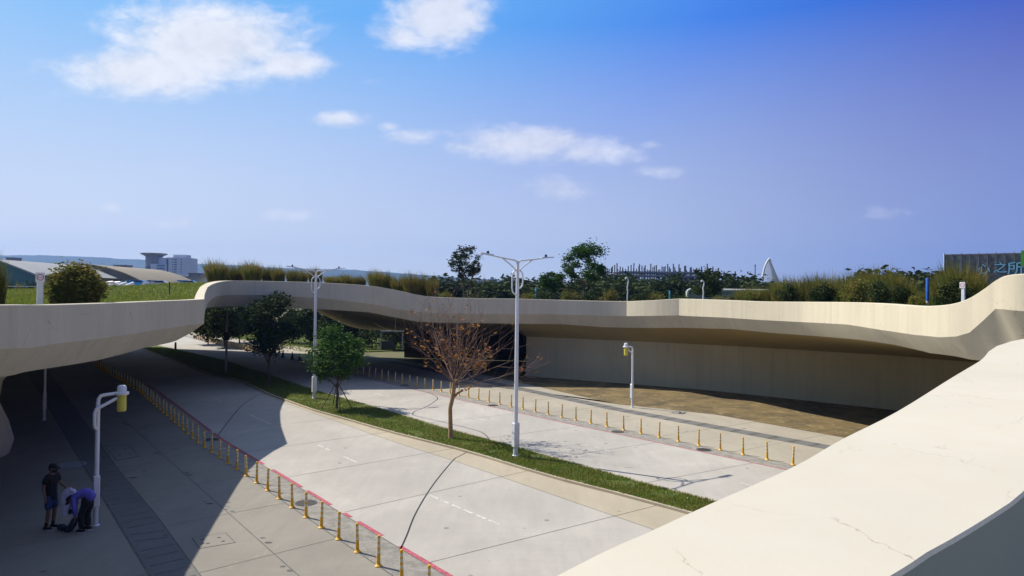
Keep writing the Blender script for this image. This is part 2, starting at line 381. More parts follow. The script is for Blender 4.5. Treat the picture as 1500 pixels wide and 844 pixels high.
# ---------------------------------------------------------------- ground and roads
def sheet(name, x0, y0, x1, y1, z, m, n=1):
    mb = MB(); mb.add([(x0, y0, z), (x1, y0, z), (x1, y1, z), (x0, y1, z)], [(0, 1, 2, 3)])
    return tag(mb.build(name, m), kind='structure')
sheet('ground', -9000, -3000, 9000, 9000, -.12, M['earth'])
E1 = line([(585, 850), (470, 773), (375, 707), (288, 648), (204, 574.5), (138.7, 536)], 22, 110)
E2 = offset(E1, .95); E2r = offset(E1, 1.09)
ME = line([(955, 775), (866.7, 744), (789, 718.7), (728, 696), (664, 674.7), (575, 647), (450, 602), (394, 581.5), (352, 560.5), (299, 547), (211, 514)], 25, 90)
GL = line([(1005, 752), (922.7, 729), (837, 708), (768, 688), (690.7, 664), (620, 646), (567, 632.7), (513, 616.7), (460, 602), (396, 579), (353, 559), (300, 545.5), (213, 512.7)], 22, 90)
GR = line([(1037.7, 734.5), (950, 712), (837, 680), (757, 657), (663, 632), (593, 611), (540, 595), (465, 574), (330, 529), (240, 508.7)], 22, 85)
GRb = offset(GR, .28)
E4 = line([(1160, 681), (1018, 652), (960, 640), (907, 629), (860, 619.7), (693.5, 584.5), (530, 548.5)], 22, 95)
E3 = offset(E4, -.85); E3l = offset(E4, -.97)
E5 = line([(1235, 641), (1052, 608), (970, 599), (903, 592), (853, 581), (799, 569)], 14, 16)
SA = line([(219.6, 844), (149, 727), (122, 682), (72, 598)], 16, 25)
SB = line([(293, 842), (230, 756), (173, 687.6), (155, 662)], 16, 39)
FARL = [(p.x-70, p.y-45) for p in resample(E1, 20)]
loft('plaza_pavement', FARL, resample(SA, 20), 0, M['plaza'])
loft('drain_strip_pavement', SA, SB, 0, M['strip'])
loft('walkway_pavement', SB, E1, 0, M['plaza'])
loft('gutter_strip', E1, E2, 0, M['pebble'])
loft('road_edge_strip', E2, E2r, 0, M['road'])
loft('road', E2r, ME, 0, M['road'])
loft('kerb_strip', ME, GL, 0, M['beige'])
loft('median_lawn_ground', GL, GR, .06, M['turf'])
def kerb(P, nm):
    mb = MB(); P = resample(P, 90)
    A = offset(P, .06); B = offset(P, -.06)
    n = len(P)
    mb.add([(p.x, p.y, .08) for p in A]+[(p.x, p.y, .08) for p in B]+[(p.x, p.y, -.01) for p in A]+[(p.x, p.y, -.01) for p in B],
           [f for i in range(n-1) for f in ((i, i+1, n+i+1, n+i), (i, 2*n+i, 2*n+i+1, i+1), (n+i, n+i+1, 3*n+i+1, 3*n+i))])
    tag(fixn(mb.build(nm, M['beige'])), kind='structure')
kerb(GL, 'kerb'); kerb(GR, 'kerb')
loft('kerb_strip', GR, GRb, 0, M['beige'])
loft('road', GRb, E3l, 0, M['road'])
loft('road_edge_strip', E3l, E3, 0, M['road'])
loft('gutter_strip', E3, E4, 0, M['pebble'])
loft('walkway_pavement', E4, E5, 0, M['walk'])
# retaining wall foot on the right, seen under the deck
WALL = [Vector(p) for p in ((-24, 84), (-12, 68), (-4, 60), (1.5, 54.4), (8.5, 50.6), (14.3, 47.0), (22.3, 39.8), (26, 33), (27, 24), (25, 15), (20, 8), (12, -6))]
loft('sand_bed', E5, offset([Vector((-12, 68)), Vector((-4, 60))]+[Vector((1.2, 54.5))]+WALL[4:], -.2)[::-1], .003, M['sand'])
E4b = [q for q in resample(E4, 300) if q.y > 70]
E4c = offset(E4b, 3.8)
loft('walkway_pavement', E4b, E4c, .006, M['walk']); loft('far_lawn_ground', E4c, offset(E4b, 45), -.02, M['turf'])
# paint and joints
mb = MB()
def seg(P, a, b):
    P = [Vector((p[0], p[1])) for p in P]; Q = resample(P, 400); return [q for q in Q if a <= q.y <= b]
e2c = offset(E1, 1.02)
for a, b in ((10.5, 13.6), (14.0, 14.7), (15.1, 17.4), (17.75, 19.2), (19.32, 19.9), (20.2, 22.1), (22.2, 24.9), (25.1, 31), (31.15, 60), (60.4, 110)):
    q = seg(e2c, a, b)
    if len(q) > 1: ribbon(mb, q, .13, .004)
q = seg(offset(E4, -.91), 5, 90); ribbon(mb, q, .08, .004)
tag(mb.build('kerb_line_paint', M['red']), kind='structure')
mb = MB()
for a, b in (((630, 726), (735, 770)), ((467, 652.6), (524, 678)), ((367, 608), (398, 622)), ((302, 578), (326, 588.6)), ((255, 555), (275, 563.5)), ((690, 610.7), (714, 617)),
             ((871, 654.7), (892.7, 661)), ((548, 576), (572, 582)), ((1084.5, 707), (1110, 714.5)), ((465, 555), (486, 560.5)), ((360, 528.5), (380, 533))):
    p = G(*a); q = G(*b); n = 6
    for i in range(n):
        s, e = i/n, (i+.80)/n
        if i in (2, 3) and a[0] in (467, 871): continue
        ribbon(mb, [p.lerp(q, s), p.lerp(q, e)], .085, .004)
tag(mb.build('lane_marking', M['white']), kind='structure')
mb = MB()
dirv = Vector((-.61, .79)); nrm = Vector((.79, .61))
for off, w in ((0, .025),): ribbon(mb, resample(line([(400, 810), (173, 608)], 15, 30), 40), .025, .004)
ribbon(mb, resample(SA, 60), .05, .005); ribbon(mb, resample(SB, 60), .025, .005); ribbon(mb, resample(E2, 60), .03, .0035); ribbon(mb, resample(E1, 60), .03, .0035); ribbon(mb, resample(ME, 60), .02, .0035)
ribbon(mb, resample(GRb, 60), .02, .0035); ribbon(mb, resample(E4, 60), .025, .0035)
A0 = resample(E2r, 200); B0 = resample(GL, 200); A1 = resample(GRb, 200); B1 = resample(E3l, 200)
def crossline(P, o):
    return min(P, key=lambda p: abs(Vector((p.x, p.y)).dot(dirv) - o))
s0 = Vector((G(415, 698).x, G(415, 698).y)).dot(dirv)
s1 = Vector((G(500, 748).x, G(500, 748).y)).dot(dirv)
st = s0 - s1
for k in range(-5, 16):
    o_ = s0 + k*st
    a = crossline(A0, o_); b = crossline(B0, o_); ribbon(mb, [a, b], .022, .0035)
    a = crossline(A1, o_+1.1); b = crossline(B1, o_+1.1); ribbon(mb, [a, b], .022, .0035)
pz = Vector((G(295, 840).x, G(295, 840).y)).dot(dirv)
SBf = resample(SB, 200); E1f = resample(E1, 200); SAf = resample(SA, 200); E4f = resample(E4, 200); E5f = resample(E5, 200)
for k in range(-2, 12):
    o_ = pz + k*3.9
    ribbon(mb, [crossline(SBf, o_), crossline(E1f, o_)], .018, .0035)
    a = crossline(SAf, o_+.5); ribbon(mb, [a, a-nrm*14], .016, .0035)
    ribbon(mb, [crossline(E4f, o_), crossline(E5f, o_)], .016, .0035)
tag(mb.build('pavement_joint', M['joint']), kind='structure')
mb = MB()                                   # slotted drain covers across the strips
SAr = resample(SA, 240); SBr = resample(SB, 240)
o0 = Vector((G(219.6, 844).x, G(219.6, 844).y)).dot(dirv)
for k in range(-3, 60):
    o_ = o0 + k*.62
    a = crossline(SAr, o_); b = crossline(SBr, o_); v = b-a
    ribbon(mb, [a+v*.12, b-v*.08], .05, .0045)
R6 = resample(line([(1211, 655), (1039, 624), (950, 608), (906, 600), (740, 565)], 14, 20), 120); R7 = offset(R6, .45); R8 = offset(R6, -.45)
acc = 0
for i in range(1, len(R6)):
    acc += (R6[i]-R6[i-1]).length
    if acc > .95: acc = 0; ribbon(mb, [R7[i], R8[i]], .24, .0075)
tag(mb.build('drain_slot', M['joint']), kind='structure')
loft('drain_strip_pavement', offset(R6, -.47), offset(R6, .47), .003, M['strip'], kind='structure')
def groundcurve(pxs, w, name, m, z=.004):
    P = smooth_poly([G(u, v).to_2d() for u, v in pxs], 8); mb = MB(); ribbon(mb, P, w, z); return tag(mb.build(name, m), kind='structure')
groundcurve([(586, 806), (595.6, 785), (610, 750), (634.6, 710), (663.6, 674.6), (672, 669), (683, 663)], .045, 'road_crack_sealant', M['tar'])
groundcurve([(318.6, 639), (335, 617), (354.6, 594), (376, 580), (391, 576)], .05, 'road_crack_sealant', M['tar'])
groundcurve([(606, 571), (615, 572.7), (631, 576.7), (641, 583), (636, 588.7), (622.7, 596.7), (608, 602.5), (604.5, 607), (612, 610), (646.7, 618), (680, 626), (702, 632), (712, 638), (719, 647)], .05, 'road_crack_sealant', M['tar'])
# ---------------------------------------------------------------- elevated deck round the opening
def lerp1(x, P):
    for (a, ya), (b, yb) in zip(P, P[1:]):
        if x <= b: return ya + (yb-ya)*max(0, (x-a)/(b-a))
    return P[-1][1]
PT = []                                      # x, y, ztop, zband, recess, fascia drop row, coping width, sharp, run
def addp(u, v, d, vb, vf, rec=.5, w=.42, sharp=False, run='left'):
    p = D(u, v, d); PT.append(dict(x=p.x, y=p.y, z=p.z, vb=vb, vf=vf, rec=rec, w=w, sharp=sharp, run=run))
def addw(x, y, z, run, w=.42, rec=.5, sharp=False): PT.append(dict(x=x, y=y, z=z, vb=None, vf=None, rec=rec, w=w, sharp=sharp, run=run))
addw(-9, -5, 5.6, 'left', .5); addw(-12.5, 1, 5.85, 'left'); addw(-12.2, 8, 5.95, 'left')
for a in ((0, 446.8, 15.1, 513, 555), (85, 446.2, 18, 504.5, 542.5), (170, 443.6, 22.5, 493.5, 527.5), (230, 441.2, 27, 484, 510)): addp(*a, run='left')
addp(276, 439.6, 30.0, 476.5, 499, run='left', sharp=True)
addp(299.5, 438.2, 31.4, 474.5, 487, run='left', sharp=True)
addp(300.5, 430, 35.5, 458, 474, run='far'); addp(304.5, 420.5, 39.5, 445, 463, run='far', sharp=True); addp(317, 414.3, 43.5, 434.5, 451, run='far', w=.5); addp(341, 411.2, 47, 432.3, 449, run='far', w=.5)
for a in ((400, 412, 48.3, 433, 450), (470, 414, 48.8, 437.2, 453.2), (540, 418.5, 49.3, 445.3, 457.5), (580, 425, 50, 453, 465), (610, 431.5, 50.3, 457.3, 471), (640, 435.3, 50.5, 459.3, 472.7),
          (700, 437, 50.6, 460.2, 473.2), (757, 437.7, 50.6, 460.6, 474.3)): addp(*a, run='far')
for a in ((821, 439.5, 50.5, 461, 475), (880, 441, 49.3, 463, 479.5)): addp(*a, run='far')
for a in ((918, 441.5, 48.3, 463.6, 480.3), (955, 440, 45.8, 463.2, 480.5), (995, 437.6, 44.6, 462.6, 480.3)): addp(*a, run='right', sharp=True)
for a in ((1060, 439.5, 40.4, 465.8, 482), (1113, 441.6, 37.7, 469.3, 487), (1180, 442.2, 34.2, 472.7, 492.2), (1240, 442.7, 29.5, 476, 497.5), (1290, 444.5, 26, 484, 505), (1340, 448, 23, 491.5, 517.5),
          (1375, 447.6, 21.4, 495, 522), (1400, 444, 20.6, 494, 527), (1420, 436.5, 20.1, 488.5, 528), (1440, 424, 19.6, 471, 522), (1458, 411, 19.2, 453.5, 511), (1473, 404, 18.8, 454.5, 503), (1500, 401, 18.3, 457, 492)):
    addp(*a, run='right')
addp(1560, 400, 17.6, 462, 480, run='right'); addw(15.6, 16.6, 6.9, 'right', sharp=True); addw(14.8, 15.5, 6.4, 'near', .5); addw(12.6, 14.4, 5.9, 'near', .7)
for (u, v, z) in ((1480, 500, 5.68), (1435, 528, 5.58), (1391, 554, 5.53), (1313, 602, 5.46), (1231, 643, 5.42), (1162, 682, 5.4), (1040, 736, 5.4), (950, 777, 5.4), (810, 843, 5.4)):
    p = G(u, v, z); addw(p.x, p.y, z, 'near', lerp1(u, [(800, .76), (950, .79), (1040, .85), (1162, .97), (1231, 1.06), (1313, 1.15), (1435, 1.2), (1500, 1.2)]))
addw(-1.2, .55, 5.4, 'near', .8); addw(-4.2, -2.6, 5.45, 'near', .7); addw(-6.6, -4.6, 5.5, 'near', .6)
# smooth between the sharp corners
LOOP = []
N = len(PT)
keys = ('x', 'y', 'z', 'rec', 'w')
for i in range(N):
    b, c = PT[i], PT[(i+1) % N]; a = PT[i-1] if not b['sharp'] else b; d = PT[(i+2) % N] if not c['sharp'] else c
    k = 1 if (b['sharp'] and c['sharp']) else 4
    for q in ('vb', 'vf'):
        pass
    for j in range(k):
        t = j/k; e = {}
        for key in keys:
            A, B, C_, D_ = a[key], b[key], c[key], d[key]
            e[key] = .5*((2*B)+(C_-A)*t+(2*A-5*B+4*C_-D_)*t*t+(3*B-A-3*C_+D_)*t**3) if key in 'xyz' else B+(C_-B)*t
        for q in ('vb', 'vf'):
            e[q] = None if (b[q] is None or c[q] is None) else b[q]+(c[q]-b[q])*t
        e['run'] = b['run']; e['key'] = j == 0; e['sharp'] = b['sharp'] and j == 0; LOOP.append(e)
NL = len(LOOP)
for i, e in enumerate(LOOP):
    p0 = Vector((LOOP[i-1]['x'], LOOP[i-1]['y'])); p = Vector((e['x'], e['y'])); p1 = Vector((LOOP[(i+1) % NL]['x'], LOOP[(i+1) % NL]['y']))
    t0 = (p-p0).normalized(); t1 = (p1-p).normalized(); n0 = Vector((-t0.y, t0.x)); n1_ = Vector((-t1.y, t1.x))
    nn = (n0+n1_); nn = nn/max(.9, nn.dot(n0)) if nn.length > .3 else n0
    e['n'] = nn
near_i = [i for i, e in enumerate(LOOP) if e['run'] == 'near']
for _ in range(6):
    tmp = {i: (LOOP[i-1]['n']+LOOP[i]['n']+LOOP[(i+1) % NL]['n'])/3 for i in near_i[6:-1]}
    for i, v_ in tmp.items(): LOOP[i]['n'] = v_.normalized()
for i, e in enumerate(LOOP):
    nn = e['n']; o = Vector((e['x'], e['y']))
    e['in'] = o + nn*e['w']                                     # inner edge of the coping
    e['zb'] = zfor(o.x, o.y, e['vb']) if e['vb'] else e['z']-1.0
    f = o + nn*e['rec']; e['f'] = f
    e['zf'] = zfor(f.x, f.y, e['vf']) if e['vf'] else e['z']-1.7
    e['u'] = ucol(e['x'], e['y'], e['z']) if e['y'] > 1 else -999
deck = empty('elevated_park_deck', (0, 50.6, 0))
tag(deck, 'cream concrete deck with a wavy parapet around and across the sunken road', 'elevated deck')
inv = Matrix.Translation((0, -50.6, 0))
def under(o): o.parent = deck; o.matrix_parent_inverse = inv; return o
lab = dict(left='shaded greyish parapet along the left deck edge', far='curved parapet of the bridge across the road', right='sunlit parapet rising at the right end', near='broad sunlit parapet right in front of the viewer')
for run in ('left', 'far', 'right', 'near'):
    idx = [i for i in range(NL) if LOOP[i]['run'] == run]; idx.append((idx[-1]+1) % NL)
    mb = MB(); n = len(idx); rows = []
    for i in idx:
        e = LOOP[i]; o = Vector((e['x'], e['y'])); nn = e['n']; z = e['z']
        rd = .012 if run == 'near' else .02
        ft = e['f'] + nn*.0
        rows.append([(e['in'].x+nn.x*.02, e['in'].y+nn.y*.02, z-1.0), (e['in'].x, e['in'].y, z-rd), (e['in'].x-nn.x*rd, e['in'].y-nn.y*rd, z), (o.x+nn.x*rd, o.y+nn.y*rd, z), (o.x, o.y, z-rd),
                     (o.x, o.y, e['zb']+.02), (o.x+nn.x*.012, o.y+nn.y*.012, e['zb']), (ft.x, ft.y, e['zf']), (ft.x+nn.x*.03, ft.y+nn.y*.03, e['zf']+.005)])
    m_ = len(rows[0])
    mb.add([p for r in rows for p in r], [(i*m_+k, i*m_+k+1, (i+1)*m_+k+1, (i+1)*m_+k) for i in range(n-1) for k in range(m_-1)])
    o = mb.build('parapet', M['coping'] if run == 'near' else M['parapet'], None, 26); under(o); o['label'] = lab[run]
# outer limits of the deck
BND = [Vector(p) for p in ((-62, 84), (-34, 77), (-20, 73), (-5, 69), (14, 67), (45, 82), (120, 95), (120, -45), (-62, -45))]
CTR = Vector((-2, 25))
def hit(p):
    d = (p-CTR).normalized(); best = None
    for i in range(len(BND)):
        a, b = BND[i], BND[(i+1) % len(BND)]; q = geometry.intersect_line_line_2d(CTR, CTR+d*400, a, b)
        if q is not None: best = q
    return best
def mound(x, y):
    h = .6*math.exp(-(((x+27)/9)**2 + ((y-43)/8)**2)) + .5*math.exp(-(((x+30)/10)**2+((y-26)/7)**2))
    return h + .06*pnoise(Vector((x*.4, y*.4, 0)))
rings = 9
top = MB(); vs = []
for e in LOOP:
    q = hit(e['in'])
    for k in range(rings):
        t = (k/(rings-1))**1.7; p = e['in'].lerp(q, t)
        base = (e['z'] - (.22 if e['run'] != 'near' else .72))*(1-min(1, t*2.2)) + (5.75 if p.x < 10 and p.y > 20 else 5.45 if p.y > 14 else 4.7)*min(1, t*2.2)
        vs.append((p.x, p.y, base + (mound(p.x, p.y)*min(1, t*14) if p.x < -8 and p.y > 12 else .05*pnoise(Vector((p.x*.3, p.y*.3, 3)))*min(1, t*20))))
fs = [(i*rings+k, i*rings+k+1, ((i+1) % NL)*rings+k+1, ((i+1) % NL)*rings+k) for i in range(NL) for k in range(rings-1)]
top.add(vs, fs); lawn = fixn(top.build('park_lawn_ground', M['turf'], None, 60)); tag(lawn, kind='structure')
if sum(p.normal.z for p in lawn.data.polygons) < 0: lawn.data.flip_normals()
LAWNV = vs
# soffit: from the foot of the fascia back to the wall, the far edge or the outer limits
def lerp1(x, P):
    for (a, ya), (b, yb) in zip(P, P[1:]):
        if x <= b: return ya + (yb-ya)*max(0, (x-a)/(b-a))
    return P[-1][1]
i600 = next(i for i, e in enumerate(LOOP) if e['run'] == 'far' and e['u'] > 606)
iw = next(i for i, e in enumerate(LOOP) if e['run'] == 'far' and e['u'] > 752)
iend = max(i for i, e in enumerate(LOOP) if e['run'] == 'right')
WD = resample([Vector((1.2, 54.5))] + WALL[4:], 500)
par = []
for i in range(iw, iend+1):
    e = LOOP[i]; best = (-9, 0)
    for j, w_ in enumerate(WD):
        dv_ = w_-e['f']; L_ = dv_.length
        c_ = dv_.normalized().dot(e['n'].normalized()) - .004*L_
        if c_ > best[0]: best = (c_, j)
    par.append(best[1])
for _ in range(3):
    par = [max(par[:i+1][-6:]+[par[max(0, i-1)]]) for i in range(len(par))]
    par = [sum(par[max(0, i-3):i+4])/len(par[max(0, i-3):i+4]) for i in range(len(par))]
par[0] = 0
sof = MB(); vs = []; K = 6; outer = []
for i, e in enumerate(LOOP):
    a = Vector((e['f'].x, e['f'].y, e['zf']+.004))
    if iw <= i <= iend:
        w_ = WD[int(min(499, par[i-iw]))]; q = Vector((w_.x, w_.y, 3.15)); kind_ = 'wall'
    else:
        h_ = hit(e['in']); zq = 4.0
        if i600 <= i < iw: zq = 2.7
        elif e['y'] > 34 and e['run'] == 'far':
            uu = ucol(h_.x, h_.y, 4); zq = lerp1(uu, [(250, 5.1), (450, 4.95), (475, 4.1), (505, 3.1), (530, 2.7), (620, 2.6)])
        q = Vector((h_.x, h_.y, zq)); kind_ = 'out'
    outer.append((q, kind_))
    for k in range(K):
        t = k/(K-1); p = a.lerp(q, t); p.z += (.0 if kind_ == 'wall' else .14)*math.sin(math.pi*t); vs.append(tuple(p))
fs = [(i*K+k, ((i+1) % NL)*K+k, ((i+1) % NL)*K+k+1, i*K+k+1) for i in range(NL) for k in range(K-1)]
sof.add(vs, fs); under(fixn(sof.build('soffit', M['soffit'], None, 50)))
wr = [Vector((3.6, 68.6)), Vector((2.4, 61))] + [WD[i] for i in range(0, 500, 6)]
mb = MB(); n = len(wr)                          # curved wall below the soffit
rows = []
for i in range(n):
    a = wr[max(0, i-1)]; b = wr[min(n-1, i+1)]; t = (b-a).normalized(); nn = Vector((-t.y, t.x)); p = wr[i]; zt = 3.2
    rows.append([(p.x-nn.x*.12, p.y-nn.y*.12, -.1), (p.x, p.y, .35), (p.x, p.y, zt), (p.x+nn.x*.5, p.y+nn.y*.5, zt), (p.x+nn.x*.5, p.y+nn.y*.5, -.1)])
mb.add([p for r in rows for p in r], [(i*5+k, i*5+k+1, i*5+6+k, i*5+5+k) for i in range(n-1) for k in range(4)])
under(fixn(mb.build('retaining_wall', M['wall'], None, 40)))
M['shadewall'] = concrete('shade_toned_wall', (.06, .052, .04), stain=(.02, .02, .015), streak=.5); endw = MB()  # deep shade under the bridge put into this wall's colour
mb = MB()                                       # outer faces: open at the far left, elsewhere unseen walls added to block light
for i in range(NL):
    j = (i+1) % NL; p = hit(LOOP[i]['in']); q = hit(LOOP[j]['in'])
    far_ = p.y > 60 and p.x < 0 and i < i600
    zt = LAWNV[i*rings+rings-1][2]; zt2 = LAWNV[j*rings+rings-1][2]
    zl = outer[i][0].z if outer[i][1] == 'out' and far_ else (2.4 if far_ else -.1); zl2 = outer[j][0].z if outer[j][1] == 'out' and far_ and q.y > 60 else (2.4 if far_ else -.1)
    mb.add([(p.x, p.y, zl), (q.x, q.y, zl2), (q.x, q.y, zt2), (p.x, p.y, zt)], [(0, 1, 2, 3)])
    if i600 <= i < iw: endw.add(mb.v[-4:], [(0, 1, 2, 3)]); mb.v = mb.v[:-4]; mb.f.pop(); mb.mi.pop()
under(fixn(mb.build('outer_face_light_block', M['parapet'], None, 40)))
o = under(fixn(endw.build('end_wall', M['shadewall'], None, 40))); o['label'] = 'wall closing the space under the far bridge, its deep shade put into the colour'
# closes the space beneath: end wall right of the far opening
p = G(5, 673)
mb = MB(); mb.lathe([(1.75, -.05), (1.9, .5), (1.72, 1.2), (1.4, 2.0), (1.5, 2.8), (2.1, 3.6), (3.0, 4.3)], (p.x-2.1, p.y+.2, 0), 36)
o = under(mb.build('pier', M['parapet'], None, 50)); o['label'] = 'waisted concrete pier under the left deck'
# grass blades
def blades(name, pts, hmin, hmax, w, m, kind='stuff', lean=.6, label=None, seed=1):
    r = np.random.default_rng(seed); n = len(pts); P = np.array(pts)
    az = r.uniform(0, 2*np.pi, n); h = r.uniform(hmin, hmax, n); ln = r.uniform(.1, lean, n)*h
    wx = np.cos(az+1.57)*w/2; wy = np.sin(az+1.57)*w/2
    V = np.empty((n, 3, 3)); V[:, 0] = P + np.stack([wx, wy, np.zeros(n)], 1); V[:, 1] = P - np.stack([wx, wy, np.zeros(n)], 1)
    V[:, 2] = P + np.stack([np.cos(az)*ln, np.sin(az)*ln, h], 1)
    me = bpy.data.meshes.new(name); me.vertices.add(n*3); me.vertices.foreach_set('co', V.ravel())
    me.loops.add(n*3); me.loops.foreach_set('vertex_index', np.arange(n*3, dtype=np.int32)); me.polygons.add(n); me.polygons.foreach_set('loop_start', np.arange(0, n*3, 3, dtype=np.int32))
    me.update(); me.validate(); me.materials.append(m); o = bpy.data.objects.new(name, me); COL.objects.link(o); return tag(o, label, kind=kind)
rr = random.Random(3)
ga = resample(GL, 300); gb = resample(GR, 300); pts = []
while len(pts) < 90000:
    i = rr.randrange(299); w_ = rr.random(); a = ga[i].lerp(ga[i+1], w_)
    p = a.lerp(gb[i].lerp(gb[i+1], w_), rr.random())
    if p.y < 9 or p.y > 78: continue
    if rr.random() > min(1, 26/p.y): continue
    if pnoise(Vector((p.x*.8, p.y*.8, 0))) < -.32 and rr.random() < .7: continue
    pts.append((p.x, p.y, .055))
blades('median_grass', pts, .04, .10, .028, M['grass'], seed=2)
# blades on the lawn of the left deck
pts = []; tri = []
for f in fs[:0]: pass
V = [Vector(v) for v in LAWNV]
for i in range(NL):
    for k in range(rings-1):
        a, b, c, d = V[i*rings+k], V[i*rings+k+1], V[((i+1) % NL)*rings+k+1], V[((i+1) % NL)*rings+k]
        ce = (a+b+c+d)/4
        if ce.x > -8 or ce.y < 12 or ce.y > 62 or ce.y/ max(1, -ce.x) < 1.0: continue
        ar = ((b-a).cross(d-a)).length
        tri.append((ar*min(1, 25/ce.y), a, b, c, d))
ws = [t[0] for t in tri]
for t in rr.choices(tri, weights=ws, k=70000):
    s, q = rr.random(), rr.random(); p = t[1].lerp(t[2], s).lerp(t[4].lerp(t[3], s), q); pts.append(tuple(p))
blades('lawn_grass', pts, .08, .2, .05, M['lawn'], seed=5)
pts = []
for _ in range(520):
    i = rr.randrange(299); p = ga[i].lerp(gb[i], rr.random())
    if 16 < p.y < 44 and (p.x > -8 or rr.random() < .4): pts.append((p.x, p.y, .12))
o = blades('fallen_leaves', pts, .005, .03, .09, M['litter'], lean=3.5, seed=9)
# ---------------------------------------------------------------- street furniture
def deckz(x, y):
    best = min(LAWNV, key=lambda p: (p[0]-x)**2+(p[1]-y)**2); return best[2]
ARM_RZ = math.atan2(.61, .79)
def double_lamp(u, v, label):
    p = G(u, v, .06); r = empty('street_lamp', p, ARM_RZ); tag(r, label, 'street lamp', 'double-armed street lamps on the median')
    mb = MB(); mb.lathe([(.14, -.06), (.14, .03), (.095, .05), (.085, .4), (.078, 3.5), (.066, 7.0), (.06, 7.66)], n=14); mb.build('pole', M['steel'], r, 40)
    mb = MB(); mb.box((-.13, -.1, .36), (.13, .1, 1.3), .02); cb = mb.build('control_box', M['steel'], r)
    mb = MB(); mb.box((-.09, -.108, .45), (.09, -.1025, 1.2)); mb.build('door', M['steel'], cb)
    for s in (-1, 1):
        mb = MB(); mb.tube([(s*.02, 0, 7.5), (s*.05, 0, 7.62), (s*.16, 0, 7.68), (s*.8, 0, 7.75), (s*1.35, 0, 7.83)], [.035, .036, .036, .033, .028], 8); a = mb.build('arm', M['steel'], r, 50)
        mb = MB(); mb.tube([(s*.03, 0, 7.25), (s*.3, 0, 7.46), (s*.75, 0, 7.73)], .027, 8); mb.build('brace', M['steel'], a, 50)
        mb = MB()
        mb.add([(s*1.2, -.07, 7.80), (s*1.2, .07, 7.80), (s*1.82, .10, 7.86), (s*1.82, -.10, 7.86), (s*1.2, -.05, 7.86), (s*1.2, .05, 7.86), (s*1.82, .07, 7.905), (s*1.82, -.07, 7.905)],
               [(0, 1, 2, 3), (4, 7, 6, 5), (0, 4, 5, 1), (1, 5, 6, 2), (2, 6, 7, 3), (3, 7, 4, 0)]); l = fixn(mb.build('lamp_head', M['steel'], r))
        mb = MB(); mb.lathe([(.05, 0), (.055, .03), (.05, .09), (.02, .11)], (s*1.45, 0, 7.875), 10); mb.build('sensor', M['dark'], l)
        zl = 6.36 if s < 0 else 6.6
        mb = MB(); mb.tube([(s*.04, 0, 7.3), (s*.16, 0, 7.27), (s*.25, 0, 7.15), (s*.27, 0, 7.0), (s*.27, 0, zl+.25), (s*.25, 0, zl+.1), (s*.16, 0, zl), (s*.05, 0, zl-.02)], .03, 8); mb.build('loop_bracket', M['steel'], r, 50)
    return r
double_lamp(755, 668, 'tall white double-armed lamp in the middle, beside the bare tree on the median')
double_lamp(460, 583.5, 'white double-armed lamp behind the round green staked tree on the median')
def path_lamp(u, v, flip, label, first=[]):
    p = G(u, v)
    rz = ARM_RZ + (math.pi if flip else 0)
    if first:
        r = copy_tree(first[0]); r.location = p; r.rotation_euler = (0, 0, rz); r['label'] = label; return r
    r = empty('path_lamp', p, rz); first.append(r); tag(r, label, 'path lamp', 'white path lamps with yellow cylinder heads')
    mb = MB(); mb.lathe([(.10, 0), (.10, .02), (.062, .03), (.060, 1.4), (.052, 3.3)], n=14); mb.build('pole', M['steel'], r, 40)
    mb = MB(); mb.box((-.075, -.12, .52), (.075, .05, 1.35), .015); mb.build('control_box', M['steel'], r)
    mb = MB(); mb.tube([(0, 0, 3.25), (.01, 0, 3.4), (.06, 0, 3.48), (.14, 0, 3.5), (.5, 0, 3.53)], [.048, .047, .046, .045, .04], 10); mb.build('arm', M['steel'], r, 50)
    mb = MB(); mb.tube([(-.03, -.04, 2.6), (-.085, -.1, 2.68), (-.09, -.11, 2.8), (-.09, -.11, 3.05), (-.05, -.1, 3.15), (.2, -.05, 3.27), (.46, 0, 3.4)], .042, 10); mb.build('brace', M['steel'], r, 50)
    h = MB(); h.lathe([(.09, 3.02), (.115, 3.04), (.118, 3.1), (.118, 3.48)], (.56, 0, 0), 18); hd = h.build('lamp_body', M['lampy'], r, 40)
    mb = MB(); mb.lathe([(.17, 3.48), (.18, 3.5), (.18, 3.54), (.16, 3.56)], (.56, 0, 0), 18); mb.build('ring', M['steel'], hd, 40)
    mb = MB(); mb.lathe([(.115, 3.561), (.12, 3.58), (.118, 3.68), (.09, 3.73), (.03, 3.745)], (.56, 0, 0), 18); mb.build('cap', M['steel'], hd, 40)
    return r
path_lamp(140, 770, False, 'white lamp with yellow cylinder head beside the two people in the shade')
path_lamp(64.5, 615.6, False, 'white lamp standing deep in the shade under the left deck')
path_lamp(926, 597, True, 'sunlit white lamp with yellow cylinder head before the long curved wall')
